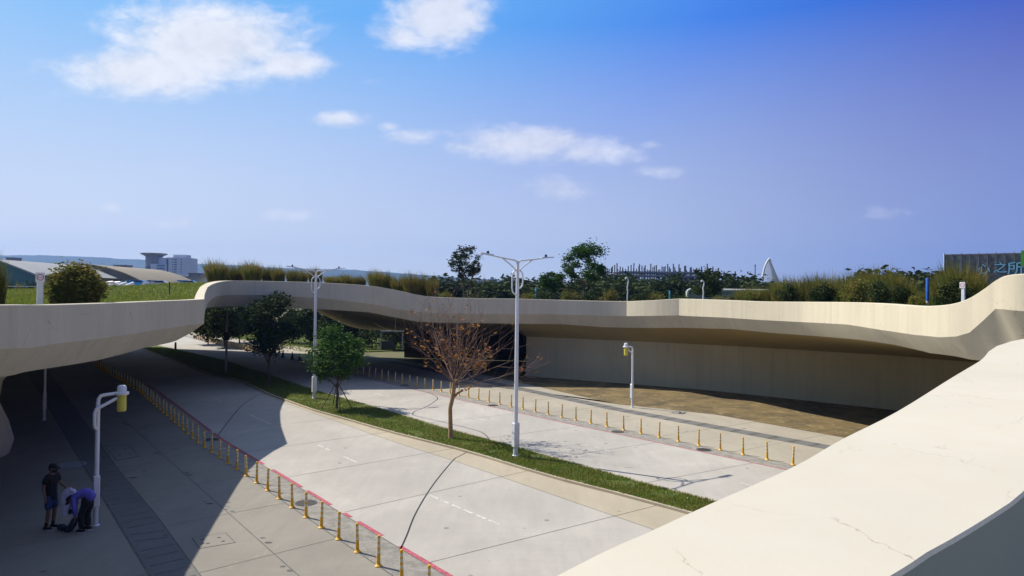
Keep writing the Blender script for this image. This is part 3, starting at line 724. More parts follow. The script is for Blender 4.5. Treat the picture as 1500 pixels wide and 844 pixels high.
# bollards
def bollard_proto():
    r = empty('bollard'); tag(r, None, 'bollard')
    mb = MB(); mb.lathe([(.088, 0), (.088, .02), (.066, .036), (.048, .06)], n=14); mb.build('base', M['yellow'], r, 40)
    mb = MB(); prof = [(.045, .05)]
    for k, z in enumerate((.30, .38, .44, .52, .56, .64)): prof.append((.042-.002*k/2, z))
    prof += [(.038, .69), (.028, .71), (.005, .715)]
    n = 14; mb.lathe(prof, n=n); mb.mi = []
    for i in range(len(prof)-1): mb.mi += [1 if i in (1, 3, 5) else 0]*n
    mb.mi += [0, 0]
    mb.build('post', [M['yellow'], M['reflect']], r, 40)
    return r
bp = bollard_proto()
bp.location = (0, -200, 0)
def place_row(P, s0, step, count, side, offs=0.0):
    P = resample(offset(P, offs), 1500); acc = 0; k = 0; out = []
    for a, b in zip(P, P[1:]):
        L = (b-a).length
        if acc <= s0 + k*step < acc+L and k < count:
            out.append(a.lerp(b, (s0+k*step-acc)/L)); k += 1
        acc += L
    return out
def arclen_near(P, q):
    P2 = resample(P, 1500); acc = 0; best = (1e9, 0)
    for a, b in zip(P2, P2[1:]):
        d = (a-q).length
        if d < best[0]: best = (d, acc)
        acc += (b-a).length
    return best[1]
row1 = place_row(E1, arclen_near(E1, G(551, 830).to_2d())-2*1.09, 1.09, 52, 'left')
row2 = place_row(E4, arclen_near(E4, G(1160, 681).to_2d()), 1.055, 43, 'right')
cnt = 0
for nm, row in (('left', row1), ('right', row2)):
    for i, p in enumerate(row):
        r = bp if cnt == 0 else copy_tree(bp); cnt += 1
        r.location = (p.x, p.y, 0); r.rotation_euler = (R(random.uniform(-2, 2)), R(random.uniform(-2, 2)), random.uniform(0, 6))
        if nm == 'left':
            r['label'] = 'yellow banded bollard, %s from the near end of the row by the left plaza' % ordinal(i+1); r['group'] = 'yellow bollards along the left plaza'
        else:
            r['label'] = 'yellow banded bollard, %s from the near end of the row by the right walkway' % ordinal(i+1); r['group'] = 'yellow bollards along the right walkway'
a = G(284.7, 496.5).to_2d(); b = G(389, 519).to_2d(); n = 29; first = None
for i in range(n):
    p = b.lerp(a, i/(n-1))
    if first is None:
        mb = MB(); mb.box((-.17, -.13, 0), (.17, .13, .62), .02); first = o = mb.build('stone_bollard', M['beigepost']); 
    else: o = first.copy(); COL.objects.link(o)
    o.location = (p.x, p.y, 0); o.rotation_euler = (0, 0, R(-40))
    tag(o, 'stocky beige bollard, %s from the right in the sunlit row beyond the bridge' % ordinal(i+1), 'bollard', 'beige bollards beyond the bridge')
first = None
for i, (u, v) in enumerate(((403.5, 521), (414.5, 523.5), (428, 526.5), (439, 529))):
    p = G(u, v)
    if first is None:
        first = r = empty('traffic_cone'); mb = MB(); mb.box((-.2, -.2, 0), (.2, .2, .04), .01); mb.build('base', M['cone'], r); mb = MB(); mb.lathe([(.15, .04), (.03, .72), (.02, .74)], n=14); mb.build('cone_body', M['cone'], r, 40)
    else: r = copy_tree(first)
    r.location = p; tag(r, 'dark cone under the bridge, %s from the left behind the dark tree' % ordinal(i+1), 'traffic cone', 'dark cones under the bridge')
# covers let into the pavement
def cover(u, v, rad, label, m='iron', grp='round manhole covers'):
    p = G(u, v); mb = MB(); mb.lathe([(rad, -.02), (rad, .008), (rad*.93, .010), (rad*.90, .004), (.02, .005)], n=28)
    for k in range(-3, 4):
        w = math.sqrt(max(0, (rad*.8)**2-(k*rad*.24)**2)); mb.box((-w, k*rad*.24-.012, .0055), (w, k*rad*.24+.012, .010))
    o = mb.build('manhole_cover', M[m]); o.location = (p.x, p.y, 0); o.rotation_euler = (0, 0, random.uniform(0, 3)); tag(o, label, 'manhole cover', grp)
cover(448.5, 737, .33, 'round iron manhole cover in the sunlit left gutter beside a bollard'); cover(309, 644, .33, 'round iron manhole cover in the shaded left gutter')
for (u, v, l) in ((722, 594, 'iron manhole cover in the right gutter, left of the tall lamp'), (904.7, 632.5, 'iron manhole cover in the right gutter, below the yellow-headed lamp'), (1031, 659, 'iron manhole cover in the right gutter, nearest the sunlit foreground parapet'), (593, 564.5, 'iron manhole cover in the right gutter, at the shade edge left of the bare tree')): cover(u, v, .31, l)
cover(104, 681, .5, 'large pale round cover in the shaded plaza behind the standing person', 'grey', 'round pale covers')
def utility(q, label, m):
    P = [G(u, v) for u, v in q]; c = sum(P, Vector())/4; mb = MB()
    for i in range(4):
        a, b = P[i]-c, P[(i+1) % 4]-c; ai, bi = a*.94, b*.94
        mb.add([(a.x, a.y, .006), (b.x, b.y, .006), (bi.x, bi.y, .006), (ai.x, ai.y, .006)], [(0, 1, 2, 3)])
    o = empty('utility_cover', c); tag(o, label, 'utility cover', 'square utility covers in the plaza'); fixn(mb.build('frame', M['joint'], o))
    mb = MB(); mb.add([((p-c).x*.94, (p-c).y*.94, .005) for p in P], [(0, 1, 2, 3)])
    fixn(mb.build('plate', m, o))
    mb = MB()
    for (s, t) in ((.25, .3), (.7, .35), (.3, .7), (.72, .72)):
        x = (P[0]-c).lerp(P[1]-c, s).lerp((P[3]-c).lerp(P[2]-c, s), t); mb.lathe([(.05, .0055), (.045, .009)], (x.x, x.y, 0), 8)
    mb.build('lifting_socket', M['iron'], o)
utility([(280, 788), (331, 780.5), (345.6, 795), (292, 804)], 'rectangular cover plate at the shadow edge near the bottom', M['plaza'])
utility([(151, 653), (189, 651.5), (204, 669), (171, 675)], 'rectangular cover plate in the shade right of the near white lamp', M['plaza'])
mb = MB()                                     # small fixings and oil spots on the pavement
spots = [(385, 788), (393, 795), (414, 830), (425, 836), (300, 735), (307, 738), (272, 693), (277, 696), (235, 667), (230, 664), (212, 640), (215, 643), (181, 620), (186, 622), (211, 690), (195, 700), (183, 710), (258, 657),
         (900, 586), (878, 584), (1003, 617), (1040, 600), (960, 594), (1090, 628), (920, 610)]
for (u, v) in spots:
    p = G(u, v); rx = random.uniform(.04, .10); mb.add([(p.x+math.cos(k*.7)*rx*1.5, p.y+math.sin(k*.7)*rx, .0055) for k in range(9)], [tuple(range(9))])
tag(mb.build('pavement_spot', M['joint']), kind='structure')
# signs and posts behind the parapets
def mark_text(s, size, m, name, parent, loc, rot, ext=.003, off=0.0):
    c = bpy.data.curves.new('txt', 'FONT'); c.body = s; c.size = size; c.extrude = ext; c.offset = off; c.align_x = 'CENTER'; c.align_y = 'CENTER'
    o = bpy.data.objects.new('txt', c); COL.objects.link(o); bpy.context.view_layer.update()
    me = bpy.data.meshes.new_from_object(o.evaluated_get(bpy.context.evaluated_depsgraph_get())); bpy.data.objects.remove(o)
    me.materials.clear(); me.materials.append(m); q = bpy.data.objects.new(name, me); COL.objects.link(q); q.parent = parent; q.location = loc; q.rotation_euler = rot; return q
def facing(p): return math.atan2(-p.x, -p.y)*-1      # turns a thing's -Y side toward the viewer's place
M['signred'] = mat('sign_red', (.50, .04, .05), .4, .05); M['blue'] = mat('blue_paint', (.02, .11, .45), .45, .1); M['violet'] = mat('blue_sign_side', (.25, .30, .62), .45, .05)
M['teal'] = mat('teal_paint', (.04, .30, .36), .5, .1)
def sign(u, v, d, hgt, w, label, sidem, turn=0.0):
    p = D(u, v, d); z0 = p.z - .25
    r = empty('sign_post', (p.x, p.y, z0), -math.atan2(p.x, p.y)+turn); tag(r, label, 'sign post', 'white park sign posts')
    H = hgt + .25
    mb = MB(); mb.box((-w*.32, -w*.2, 0), (w*.32, w*.2, H-.02), .012); mb.build('post', M['steel'], r)
    mb = MB(); mb.box((-w*.6, -w*.28, H-w*1.28), (w*.45, -w*.205, H), .01); b = mb.build('sign_panel', M['steel'], r)
    c = (w*-.08, H-w*.62)
    mb = MB(); n = 28
    for k in range(n):
        a0, a1 = 2*math.pi*k/n, 2*math.pi*(k+1)/n; ro, ri = w*.42, w*.33
        mb.add([(c[0]+ro*math.cos(a0), -w*.285, c[1]+ro*math.sin(a0)), (c[0]+ro*math.cos(a1), -w*.285, c[1]+ro*math.sin(a1)), (c[0]+ri*math.cos(a1), -w*.285, c[1]+ri*math.sin(a1)), (c[0]+ri*math.cos(a0), -w*.285, c[1]+ri*math.sin(a0))], [(0, 1, 2, 3)])
    mb.box((c[0]-w*.28, -w*.286, c[1]-w*.03), (c[0]+w*.28, -w*.283, c[1]+w*.03)); mb.build('prohibition_mark', M['signred'], b)
    mb = MB(); mb.box((w*.325, -w*.19, .02), (w*.345, w*.19, H-.03)); mb.build('side_panel', sidem, r)
    return r
sign(58, 445.5, 19.5, .90, .22, 'white sign post with a red prohibition ring behind the left parapet', M['steel'], R(18))
sign(1411, 440, 22.5, .60, .16, 'small white sign with faint red ring and blue side at the rising right parapet', M['violet'], R(-22))
sign(611.5, 433, 53, .72, .32, 'white sign post standing against tall reeds on the far bridge', M['steel'], R(10))
def garden_lamp(u, v, d, top, label):
    p = D(u, v, d); q = D(u, top, d); h = q.z-p.z; r = empty('garden_lamp', p, R(20)); tag(r, label, 'garden lamp', 'slim white garden lamps behind the far parapet')
    mb = MB(); mb.tube([(0, 0, -.3), (0, 0, h*.2), (.03, 0, h*.35), (-.02, 0, h*.6), (.07, 0, h*.8), (.06, 0, h*.9), (-.02, 0, h*.98), (-.12, 0, h)], .05, 8); mb.build('pole', M['steel'], r, 50)
    mb = MB(); mb.lathe([(.07, h-.12), (.08, h-.05), (.05, h+.02)], (-.15, 0, 0), 10); mb.build('lamp_head', M['steel'], r, 50)
garden_lamp(919, 441, 54, 407, 'slim white garden lamp before the steel frame building'); garden_lamp(1030, 439, 54, 411, 'slim white garden lamp before the long grey panel')
def post(u, v, d, top, rad, m, label, foot=None):
    p = D(u, v, d); h = D(u, top, d).z-p.z; r = empty('post', p); tag(r, label, 'post'); zb = h*.18 if foot else 0
    mb = MB(); mb.lathe([(rad, zb), (rad, h-.02), (rad*.8, h)], n=12); mb.build('shaft', m, r, 40)
    if foot: mb = MB(); mb.lathe([(rad*.9, -.3), (rad*.9, zb)], n=12); mb.build('foot', foot, r, 40)
post(1358.5, 448, 26, 407.5, .055, M['blue'], 'bright blue post with white foot behind the right parapet', M['steel'])
post(785, 440, 56, 421.5, .07, M['teal'], 'teal post left of the leafy roof tree'); post(981, 441, 56, 426, .07, M['teal'], 'teal post by yellowish shrubs under the steel frame building')
post(248, 432, 36, 413, .03, M['dark'], 'thin dark stake on the sunlit lawn mound')
# pole and box under the bridge
p = G(331, 547); r = empty('utility_pole', p); tag(r, 'thin dark pole with a box under the bridge, left of the dark tree', 'pole')
mb = MB(); mb.lathe([(.11, -.02), (.09, .1), (.085, 5.0)], n=12); mb.build('pole', M['grey'], r, 40)
mb = MB(); mb.box((-.2, -.16, 2.6), (.2, .14, 3.25), .02); mb.build('box', M['dark'], r)
for (u, v, h, l) in ((319.5, 486, 2.6, 'white post, left of a pair on the path beyond the bridge'), (324, 487, 2.4, 'white post, right of a pair on the path beyond the bridge'), (333, 485, 2.2, 'white post beside the pole under the bridge'), (257, 513.5, .9, 'short dark post on the road edge below the left deck corner')):
    p = G(u, v); r = empty('post', p); tag(r, l, 'post', 'posts beyond the bridge'); mb = MB(); mb.lathe([(.12, 0), (.1, h-.05), (.05, h)], n=10); mb.build('shaft', M['dark'] if u < 300 else M['steel'], r, 40)
# ---------------------------------------------------------------- vegetation
def leaf_mesh(name, C, rng, size, mats):
    n = len(C); C = np.array(C); A = rng.normal(size=(n, 3)); A[:, 2] = np.abs(A[:, 2])*.4 - .25; A /= np.linalg.norm(A, axis=1)[:, None]
    B = rng.normal(size=(n, 3)); B -= A*(A*B).sum(1)[:, None]; B /= np.linalg.norm(B, axis=1)[:, None]
    s = size*rng.uniform(.6, 1.25, n)[:, None]; Nn = np.cross(A, B)
    V = np.empty((n, 4, 3)); V[:, 0] = C-A*s; V[:, 1] = C+B*s*.5+Nn*s*.12; V[:, 2] = C+A*s; V[:, 3] = C-B*s*.5+Nn*s*.12
    me = bpy.data.meshes.new(name); me.vertices.add(n*4); me.vertices.foreach_set('co', V.ravel()); me.loops.add(n*4); me.loops.foreach_set('vertex_index', np.arange(n*4, dtype=np.int32))
    me.polygons.add(n); me.polygons.foreach_set('loop_start', np.arange(0, n*4, 4, dtype=np.int32)); me.update(); me.validate(); me.materials.append(mats); return me
def branch(mb, p, d, L, r, lev, rng, tips, spread=.6, up_=.25, n=None, segs=4):
    pts = [p]; rad = [r]; q = Vector(p); dd = Vector(d)
    for i in range(segs):
        dd = (dd + Vector((rng.normal()*.12, rng.normal()*.12, rng.normal()*.06+up_*.12))).normalized(); q = q + dd*L/segs; pts.append(q.copy()); rad.append(r*(1-.55*(i+1)/segs))
    mb.tube(pts, rad, 6 if r > .03 else 4, cap=False)
    if lev == 0: tips.append((q, dd)); tips.append((pts[-2], dd)); return
    for k in range(n or int(rng.integers(2, 5))):
        i = int(rng.integers(max(1, segs-2), segs+1)); a = rng.uniform(0, 6.28); perp = dd.orthogonal(); perp.rotate(Matrix.Rotation(a, 3, dd))
        branch(mb, pts[i], (dd + perp*rng.uniform(spread*.6, spread*1.4) + Vector((0, 0, up_))).normalized(), L*rng.uniform(.55, .8), rad[i]*.72, lev-1, rng, tips, spread, up_)
def tree(name, loc, label, seed, H, trunk, rx, rz, leafn, lsize, lm, bm_='bark', clumps=45, group=None, cat='tree', r0=.09, lean=(0, 0), shape=1.0, cz=None, hollow=.45, stems=1, levels=2, cf=.21):
    rng = np.random.default_rng(seed); r = empty(name, loc, 0); tag(r, label, cat, group)
    mb = MB(); tips = []
    for s in range(stems):
        d0 = Vector((lean[0]+(s-.5*(stems-1))*.3, lean[1], 1)).normalized()
        pts = [Vector((0, 0, -.1)) + Vector((s*r0, 0, 0))]; rad = [r0*1.3]
        for i in range(4):
            pts.append(pts[-1] + (d0+Vector((rng.normal()*.06, rng.normal()*.06, 0))).normalized()*(trunk+.1)/4); rad.append(r0*(1-.08*i))
        mb.tube(pts, rad, 8, cap=False)
        for k in range(5):
            a = k*1.257+rng.uniform(-.4, .4); el = rng.uniform(.5, 1.3)
            branch(mb, pts[-1] if k < 3 else pts[-2], Vector((math.cos(a)*math.cos(el), math.sin(a)*math.cos(el), math.sin(el))), (H-trunk)*rng.uniform(.35, .6), r0*.6, levels-1, rng, tips, .55, .2)
    mb.build('trunk', M[bm_], r, 60)
    czz = cz if cz is not None else (trunk*.85 + H)/2; C = []
    cl = []
    while len(cl) < clumps:
        v = rng.normal(size=3); v /= np.linalg.norm(v); q = rng.uniform(hollow, 1.0)**.7
        x, y, z = v*q
        wz = 1 - .45*shape*max(0, z) ; cl.append((x*rx*wz, y*rx*wz, czz + z*rz, rng.uniform(.6, 1.35)))
    for t, _ in tips:
        if rng.random() < .5: cl.append((t.x, t.y, t.z, .6))
    per = max(3, leafn//len(cl)); cs = rx*cf
    for x, y, z, s in cl:
        P = rng.normal(size=(int(per*s), 3))*np.array([cs, cs, cs*.75])*s; C += list(P+np.array([x+lean[0]*z, y+lean[1]*z, z]))
    o = bpy.data.objects.new('crown', leaf_mesh('crown', C, rng, lsize, M[lm])); COL.objects.link(o); o.parent = r
    return r
# trees of the median
pg = G(493, 598, .06)
t3 = tree('street_tree', pg, 'bushy bright green young tree held by wooden stakes on the median', 11, 4.55, 1.5, 1.42, 1.38, 9000, .095, 'leafg', 'bark', 38, 'trees on the median', r0=.07, lean=(.0, 0), shape=.9, cz=3.05, hollow=.45, cf=.185)
st = empty('tree_stake_frame', pg); tag(st, 'brown tripod of thin stakes round the bushy green median tree', 'stake frame')
for k in range(4):
    a = k*1.57+.5; mb = MB(); mb.tube([(math.cos(a)*.85, math.sin(a)*.85, -.05), (math.cos(a)*.08, math.sin(a)*.08, 1.35)], .025, 6); mb.build('stake', M['bark'], st, 60)
q = D(394, 563, 46.6); q.z = .06
tree('street_tree', q, 'large dark round tree before the left end of the bridge', 23, 6.4, 1.9, 2.0, 1.95, 14000, .105, 'leafd', 'bark', 48, 'trees on the median', r0=.1, shape=.45, cz=4.35, hollow=.45, cf=.17)
p4 = G(660, 642, .06)
rng = np.random.default_rng(5); r = empty('street_tree', p4); tag(r, 'nearly bare autumn tree with orange leaves on the median beside the tall lamp', 'tree', 'trees on the median')
mb = MB(); tips = []
tr = [Vector(x) for x in ((0, 0, -.1), (.01, 0, .0), (-.02, .02, .7), (-.04, .03, 1.3), (.06, .02, 1.75), (.12, 0, 2.2), (.13, 0, 2.6))]
mb.tube(tr, [.15, .112, .095, .09, .09, .095, .08], 12, cap=False)
mb.tube([tr[4], tr[4]+Vector((.22, -.02, .22)), tr[4]+Vector((.4, 0, .34)), tr[4]+Vector((.46, 0, .36))], [.07, .05, .05, .055], 8)
mb.build('trunk', M['barkwarm'], r, 60); mb = MB()
def sweep(p, d, L, r_, lev):
    pts = [p.copy()]; rad = [r_]; q = p.copy(); dd = d.normalized(); sg = 6
    for i in range(sg):
        dd = (dd+Vector((rng.normal()*.09, rng.normal()*.09, .05+rng.normal()*.04))).normalized(); q = q+dd*L/sg; pts.append(q.copy()); rad.append(max(.0035, r_*(1-.8*(i+1)/sg)))
    mb.tube(pts, rad, 6 if r_ > .02 else 4, cap=False)
    for i in range(2, sg+1): tips.append((pts[i], lev))
    if lev > 0:
        for k in range(int(rng.integers(4, 7))):
            i = int(rng.integers(1, sg)); pr = dd.orthogonal(); pr.rotate(Matrix.Rotation(rng.uniform(0, 6.28), 3, dd)); sweep(pts[i], dd+pr*rng.uniform(.35, .8), L*rng.uniform(.35, .65), max(.005, rad[i]*.6), lev-1)
for k in range(17):
    a = k*2.4+rng.uniform(-.3, .3); el = R([12, 30, 48, 65, 80][k % 5]+rng.uniform(-7, 7)); base = tr[5].lerp(tr[6], rng.random())
    sweep(base, Vector((math.cos(a)*math.cos(el), math.sin(a)*math.cos(el)*.9, math.sin(el))), 3.75*rng.uniform(.75, 1.0)*(1.0 if el < 1.0 else 1.05), .028, 2)
mb.build('branches', M['twig'], r, 60)
C = []
for t, lev in tips:
    low = max(0, 1-(t.z-2.2)/2.2)
    if rng.random() < .04+.30*low*(1 if (t.x-.1)**2+t.y**2 < 3 else .3):
        for _ in range(int(rng.integers(1, 4))): C.append((t.x+rng.normal()*.06, t.y+rng.normal()*.06, t.z+rng.normal()*.06))
o = bpy.data.objects.new('crown', leaf_mesh('crown', C, rng, .08, M['leafo'])); COL.objects.link(o); o.parent = r; o['label'] = 'sparse orange and olive leaves'
# trees standing on the roof park
def roof_tree(u, v, d, top, label, **k):
    p = D(u, v, d); p.z = deckz(p.x, p.y)-.05 if d < 66 else 5.4; H = D(u, top, d).z-p.z; return tree('park_tree', p, label, H=H, cf=.145, group='trees rising behind the far parapet', **k)
roof_tree(682, 438, 58, 360, 'slender two-stemmed dark tree left of the tall lamp on the skyline', seed=31, trunk=1.9, rx=1.15, rz=1.5, leafn=4600, lsize=.10, lm='leafd', clumps=26, r0=.07, stems=2, shape=.2, hollow=.6, cz=3.55)
roof_tree(856, 440, 58, 358, 'spreading leafy tree right of the tall lamp on the skyline', seed=36, trunk=1.9, rx=1.95, rz=1.45, leafn=6500, lsize=.12, lm='leafg', clumps=24, r0=.085, shape=.5, hollow=.55, cz=3.6)
roof_tree(812, 440, 60, 394, 'low leafy tree left of the spreading skyline tree', seed=37, trunk=1.2, rx=1.25, rz=.65, leafn=3600, lsize=.12, lm='leafg', clumps=18, r0=.06, shape=.3, hollow=.5, cz=2.1)
roof_tree(1040, 440, 58, 384, 'ragged thin tree before the right half of the steel frame building', seed=41, trunk=1.3, rx=1.6, rz=.95, leafn=5200, lsize=.12, lm='leafd', clumps=20, r0=.05, shape=.2, hollow=.5, cz=2.2)
# tree line of the park behind, each tree its own
protos = [tree('background_tree', (0, -300-20*i, 0), 'x', 60+i, 8.5, 1.6, 3.6, 3.5, 6000, .36, 'leaff', 'bark', 60, None, r0=.16, shape=.6, hollow=.5, levels=2) for i in range(4)]
rt_ = random.Random(12); used = set(); k = 0
def bg_tree(u, v, d, wscale, label, group):
    global k
    i = k % 4; src = protos[i]; r = src if i not in used else copy_tree(src); used.add(i); k += 1
    top = D(u, v, d); s = top.z/8.2; r.location = (top.x, top.y, 0); r.scale = (s*wscale, s*wscale, s); r.rotation_euler = (0, 0, rt_.uniform(0, 6)); tag(r, label, 'tree', group)
spec = []
u = 636
while u < 1120:
    d = rt_.uniform(85, 130); v = 418 + rt_.uniform(-4, 6) - (4 if 860 < u < 930 or 960 < u < 1000 else 0)
    spec.append((u, v, d)); u += rt_.uniform(9, 14)
for i, (u, v, d) in enumerate(spec): bg_tree(u, v, d, rt_.uniform(.9, 1.3), 'dark green tree, %s from the left in the tree line behind the far parapet' % ordinal(i+1), 'tree line behind the far parapet')
spec = [(745, 411, 150), (722, 416, 160), (1100, 413, 95), (1122, 418, 95), (1070, 412, 100), (1085, 416, 90)]
for i, (u, v, d) in enumerate(spec): bg_tree(u, v, d, 1.0, 'taller dark tree, %s from the left of those rising over the far tree line' % ordinal(i+1), 'taller trees over the tree line')
spec = [(1285+i*16, 409+(i*7 % 5)-2, 75+(i*13 % 20)) for i in range(8)]
for i, (u, v, d) in enumerate(spec): bg_tree(u, v, d, 1.1, 'dark tree, %s from the left under the flat canopies at the right' % ordinal(i+1), 'trees under the canopies')
spec = [(306, 447, 84), (330, 444, 80), (352, 440, 88), (430, 455, 88), (455, 452, 84), (487, 458, 82), (512, 466, 84), (536, 470, 90), (600, 470, 86), (560, 474, 98), (580, 470, 84)]
for i, (u, v, d) in enumerate(spec):
    p = G(u, 480, 0)
    bg_tree(u, v, d, .8, 'tree on the lawn beyond the bridge, %s from the left seen beneath it' % ordinal(i+1), 'trees beyond the bridge')
# reeds
def reed(seed, H, R0, n, w, lm, label, lean=.55, wind=.25, stalks=6):
    rng = np.random.default_rng(seed); VV = []; F = []
    for b in range(n):
        a = rng.uniform(0, 6.28); q = R0*math.sqrt(rng.random()); x, y = math.cos(a)*q, math.sin(a)*q; h = H*rng.uniform(.55, 1.02)*(1-.25*(q/R0)**2); L = lean*h*rng.uniform(.1, 1)*(.4+q/R0); droop = rng.uniform(.0, .3)*h
        a2 = a+rng.normal()*.6; wa = rng.uniform(0, 3.14); wx, wy = math.cos(wa)*w/2, math.sin(wa)*w/2; base = len(VV); S_ = 4
        for i in range(S_+1):
            t = i/S_; px_ = x+math.cos(a2)*L*t**1.8 - wind*h*t**2; py = y+math.sin(a2)*L*t**1.8; pz_ = h*t - droop*t**4; ww = (1-t**2)*.95+.05
            VV += [(px_-wx*ww, py-wy*ww, pz_), (px_+wx*ww, py+wy*ww, pz_)]
        for i in range(S_): F.append((base+2*i, base+2*i+1, base+2*i+3, base+2*i+2))
    me = bpy.data.meshes.new('reed_clump'); me.from_pydata(VV, [], F); me.materials.append(M[lm]); me.update()
    return me
reeds = [reed(100+i, 1.0, .33, 800, .024, 'reed', '', .38, .16) for i in range(3)]
reedsg = [reed(110+i, 1.0, .46, 1100, .02, 'reedg', '', .42, .02) for i in range(3)]
def put_reed(u, v, d, top, width, label, group, gset, i):
    p = D(u, v, d); z = p.z - .25; H = (D(u, top, d).z-z)*1.25; w_ = width*d/1000
    o = bpy.data.objects.new('reed_clump', gset[i % 3]); COL.objects.link(o); o.location = (p.x, p.y, z); s = w_/.95; o.scale = (s, s, H); o.rotation_euler = (0, 0, rt_.uniform(-.6, .6)); tag(o, label, 'reed clump', group); return o
fr = [(318, 412, 379, 38), (333, 412, 392, 22), (348, 412, 387, 26), (370, 411, 381, 34), (393, 412, 390, 22), (408, 412, 389, 24), (428, 413, 393, 20), (441, 413, 394, 24), (462, 414, 391, 24), (488, 415, 403, 28), (507, 416, 401, 28), (527, 418, 403, 22), (551, 421, 394, 26), (567, 424, 398, 24), (585, 428, 403, 26), (602, 432, 398, 26), (618, 435, 401, 26), (634, 437, 404, 22)]
for i, (u, v, tp, wd) in enumerate(fr): put_reed(u, v, 51+(i*5 % 3), tp, wd*1.0, 'tall yellow-green reed clump, %s from the left on the far bridge' % ordinal(i+1), 'reeds on the far bridge', reeds, i)
rr_ = [(1095, 441, 428, 30, 44), (1112, 441, 424, 30, 43), (1135, 442, 416, 26, 42), (1150, 442, 411, 34, 41), (1172, 443, 407, 38, 40), (1195, 443, 408, 36, 39), (1215, 443, 404, 40, 38), (1238, 444, 407, 36, 37), (1256, 444, 402, 40, 35), (1275, 445, 396, 42, 34), (1296, 445, 400, 42, 33), (1315, 446, 406, 38, 32), (1333, 447, 424, 30, 30), (1345, 448, 428, 26, 28), (1372, 448, 436, 22, 27), (1392, 449, 398, 40, 26), (1408, 449, 387, 52, 25), (1424, 448, 402, 34, 24.5), (1382, 449, 415, 36, 28)]
for i, (u, v, tp, wd, d) in enumerate(rr_): put_reed(u, v, d, tp+((i*7) % 5-2)*2.2-3, wd*1.1, 'bushy olive reed clump, %s from the left behind the sunlit right parapet' % ordinal(i+1), 'reeds behind the right parapet', reedsg if i not in (9, 5) else reeds, i)
put_reed(-20, 446, 21, 366, 44, 'feathery reed clump at the left picture edge behind the parapet', None, reedsg, 1)
def dome(seed, n, per, lsize, lm, sq=.30, tall=1.0):
    rng = np.random.default_rng(seed); C = []
    for _ in range(n):
        v = rng.normal(size=3); v /= np.linalg.norm(v); q = rng.uniform(.25, 1)**.5*sq; s_ = rng.uniform(.6, 1.3)
        C += list(rng.normal(size=(int(per*s_), 3))*.085*s_ + np.array([v[0]*q*1.2, v[1]*q*1.2, .46+v[2]*q*1.15*tall]))
    return leaf_mesh('bush', C, rng, lsize, M[lm])
p = D(110, 446, 23); p.z -= .15; H = D(110, 384, 23).z-p.z
o = bpy.data.objects.new('bush', dome(77, 90, 120, .04, 'reedg', .36)); COL.objects.link(o); o.location = p; o.scale = (1.75, 1.75, H); tag(o, 'big rounded dense olive bush behind the left parapet beside the white sign', 'bush')
q = bpy.data.objects.new('blades', reed(131, 1.0, .46, 1700, .013, 'reedg', '', .16, .0)); COL.objects.link(q); q.parent = o; q.scale = (.88, .88, .95)
domes = [dome(90+i, 40, 70, .045, ('leaff', 'reedg', 'leafd')[i], .36) for i in range(3)]
for i, (u, v, d, tp, w_) in enumerate([(1104, 441, 40.5, 424, 26), (1152, 442, 38, 413, 30), (1206, 443, 34.5, 415, 34), (1252, 444, 31.5, 404, 36), (1290, 445, 28.5, 408, 32), (1322, 446, 27, 417, 28), (1342, 447, 26, 431, 22), (1400, 449, 23.6, 404, 38), (1377, 448, 24.5, 430, 20)]):
    p = D(u, v, d); p.z -= .2; H = D(u, tp, d).z-p.z; o = bpy.data.objects.new('bush', domes[(i*2+1) % 3]); COL.objects.link(o); o.location = p; s_ = w_*d/1000*1.15; o.scale = (s_, s_, H*1.02); o.rotation_euler = (0, 0, i*1.3)
    tag(o, 'leafy bush, %s from the left among the reeds behind the right parapet' % ordinal(i+1), 'bush', 'leafy bushes behind the right parapet')
sh = [(650, 438, 55, 424), (700, 439, 55, 428), (775, 440, 56, 425), (800, 441, 55, 423), (835, 441, 54, 421), (862, 441, 54, 424), (893, 442, 54, 419), (940, 441, 54, 422), (960, 441, 54, 426), (1000, 439, 53, 430), (1060, 441, 47, 431), (1078, 441, 46, 429)]
shm = []
for i in range(2):
    rng = np.random.default_rng(200+i); C = []
    for _ in range(30):
        v = rng.normal(size=3)*.33; v[2] = abs(v[2])*.9+.1; C += list(rng.normal(size=(30, 3))*.13+v)
    shm.append(leaf_mesh('shrub', C, rng, .07, M['leaff'] if i else M['reedg']))
for i, (u, v, d, tp) in enumerate(sh):
    p = D(u, v, d); z = p.z-.2; H = D(u, tp, d).z-z; o = bpy.data.objects.new('shrub', shm[i % 2]); COL.objects.link(o); o.location = (p.x, p.y, z); o.scale = (1.25, 1.25, H); o.rotation_euler = (0, 0, i); tag(o, 'low shrub, %s from the left along the top of the far parapet' % ordinal(i+1), 'shrub', 'low shrubs behind the far parapet')
# ---------------------------------------------------------------- the far side: hills and buildings
def ridge(name, pts, d, depth, seed, rough):
    mb = MB(); U = np.linspace(pts[0][0], pts[-1][0], 260); rows = 9; vs = []
    for u in U:
        v = lerp1(u, pts); h = D(u, v, d).z; x = (u-750)/1000*d
        for k in range(rows):
            t = k/(rows-1); y = d-depth*(1-t)
            nz_ = pnoise(Vector((x*.004+seed, y*.004, 0)))*.5 + pnoise(Vector((x*.013+seed, y*.013, 2)))*.3 + pnoise(Vector((x*.05, y*.05, 5)))*.16
            vs.append((x*y/d, y, max(-.5, h*(t**.8) + rough*nz_*(.25+.75*math.sin(t*2.6)))-.4*(k == 0)))
    mb.add(vs, [(i*rows+k, (i+1)*rows+k, (i+1)*rows+k+1, i*rows+k+1) for i in range(len(U)-1) for k in range(rows-1)])
    o = mb.build(name, M['hill'], None, 60); fixn(o); return tag(o, kind='structure')
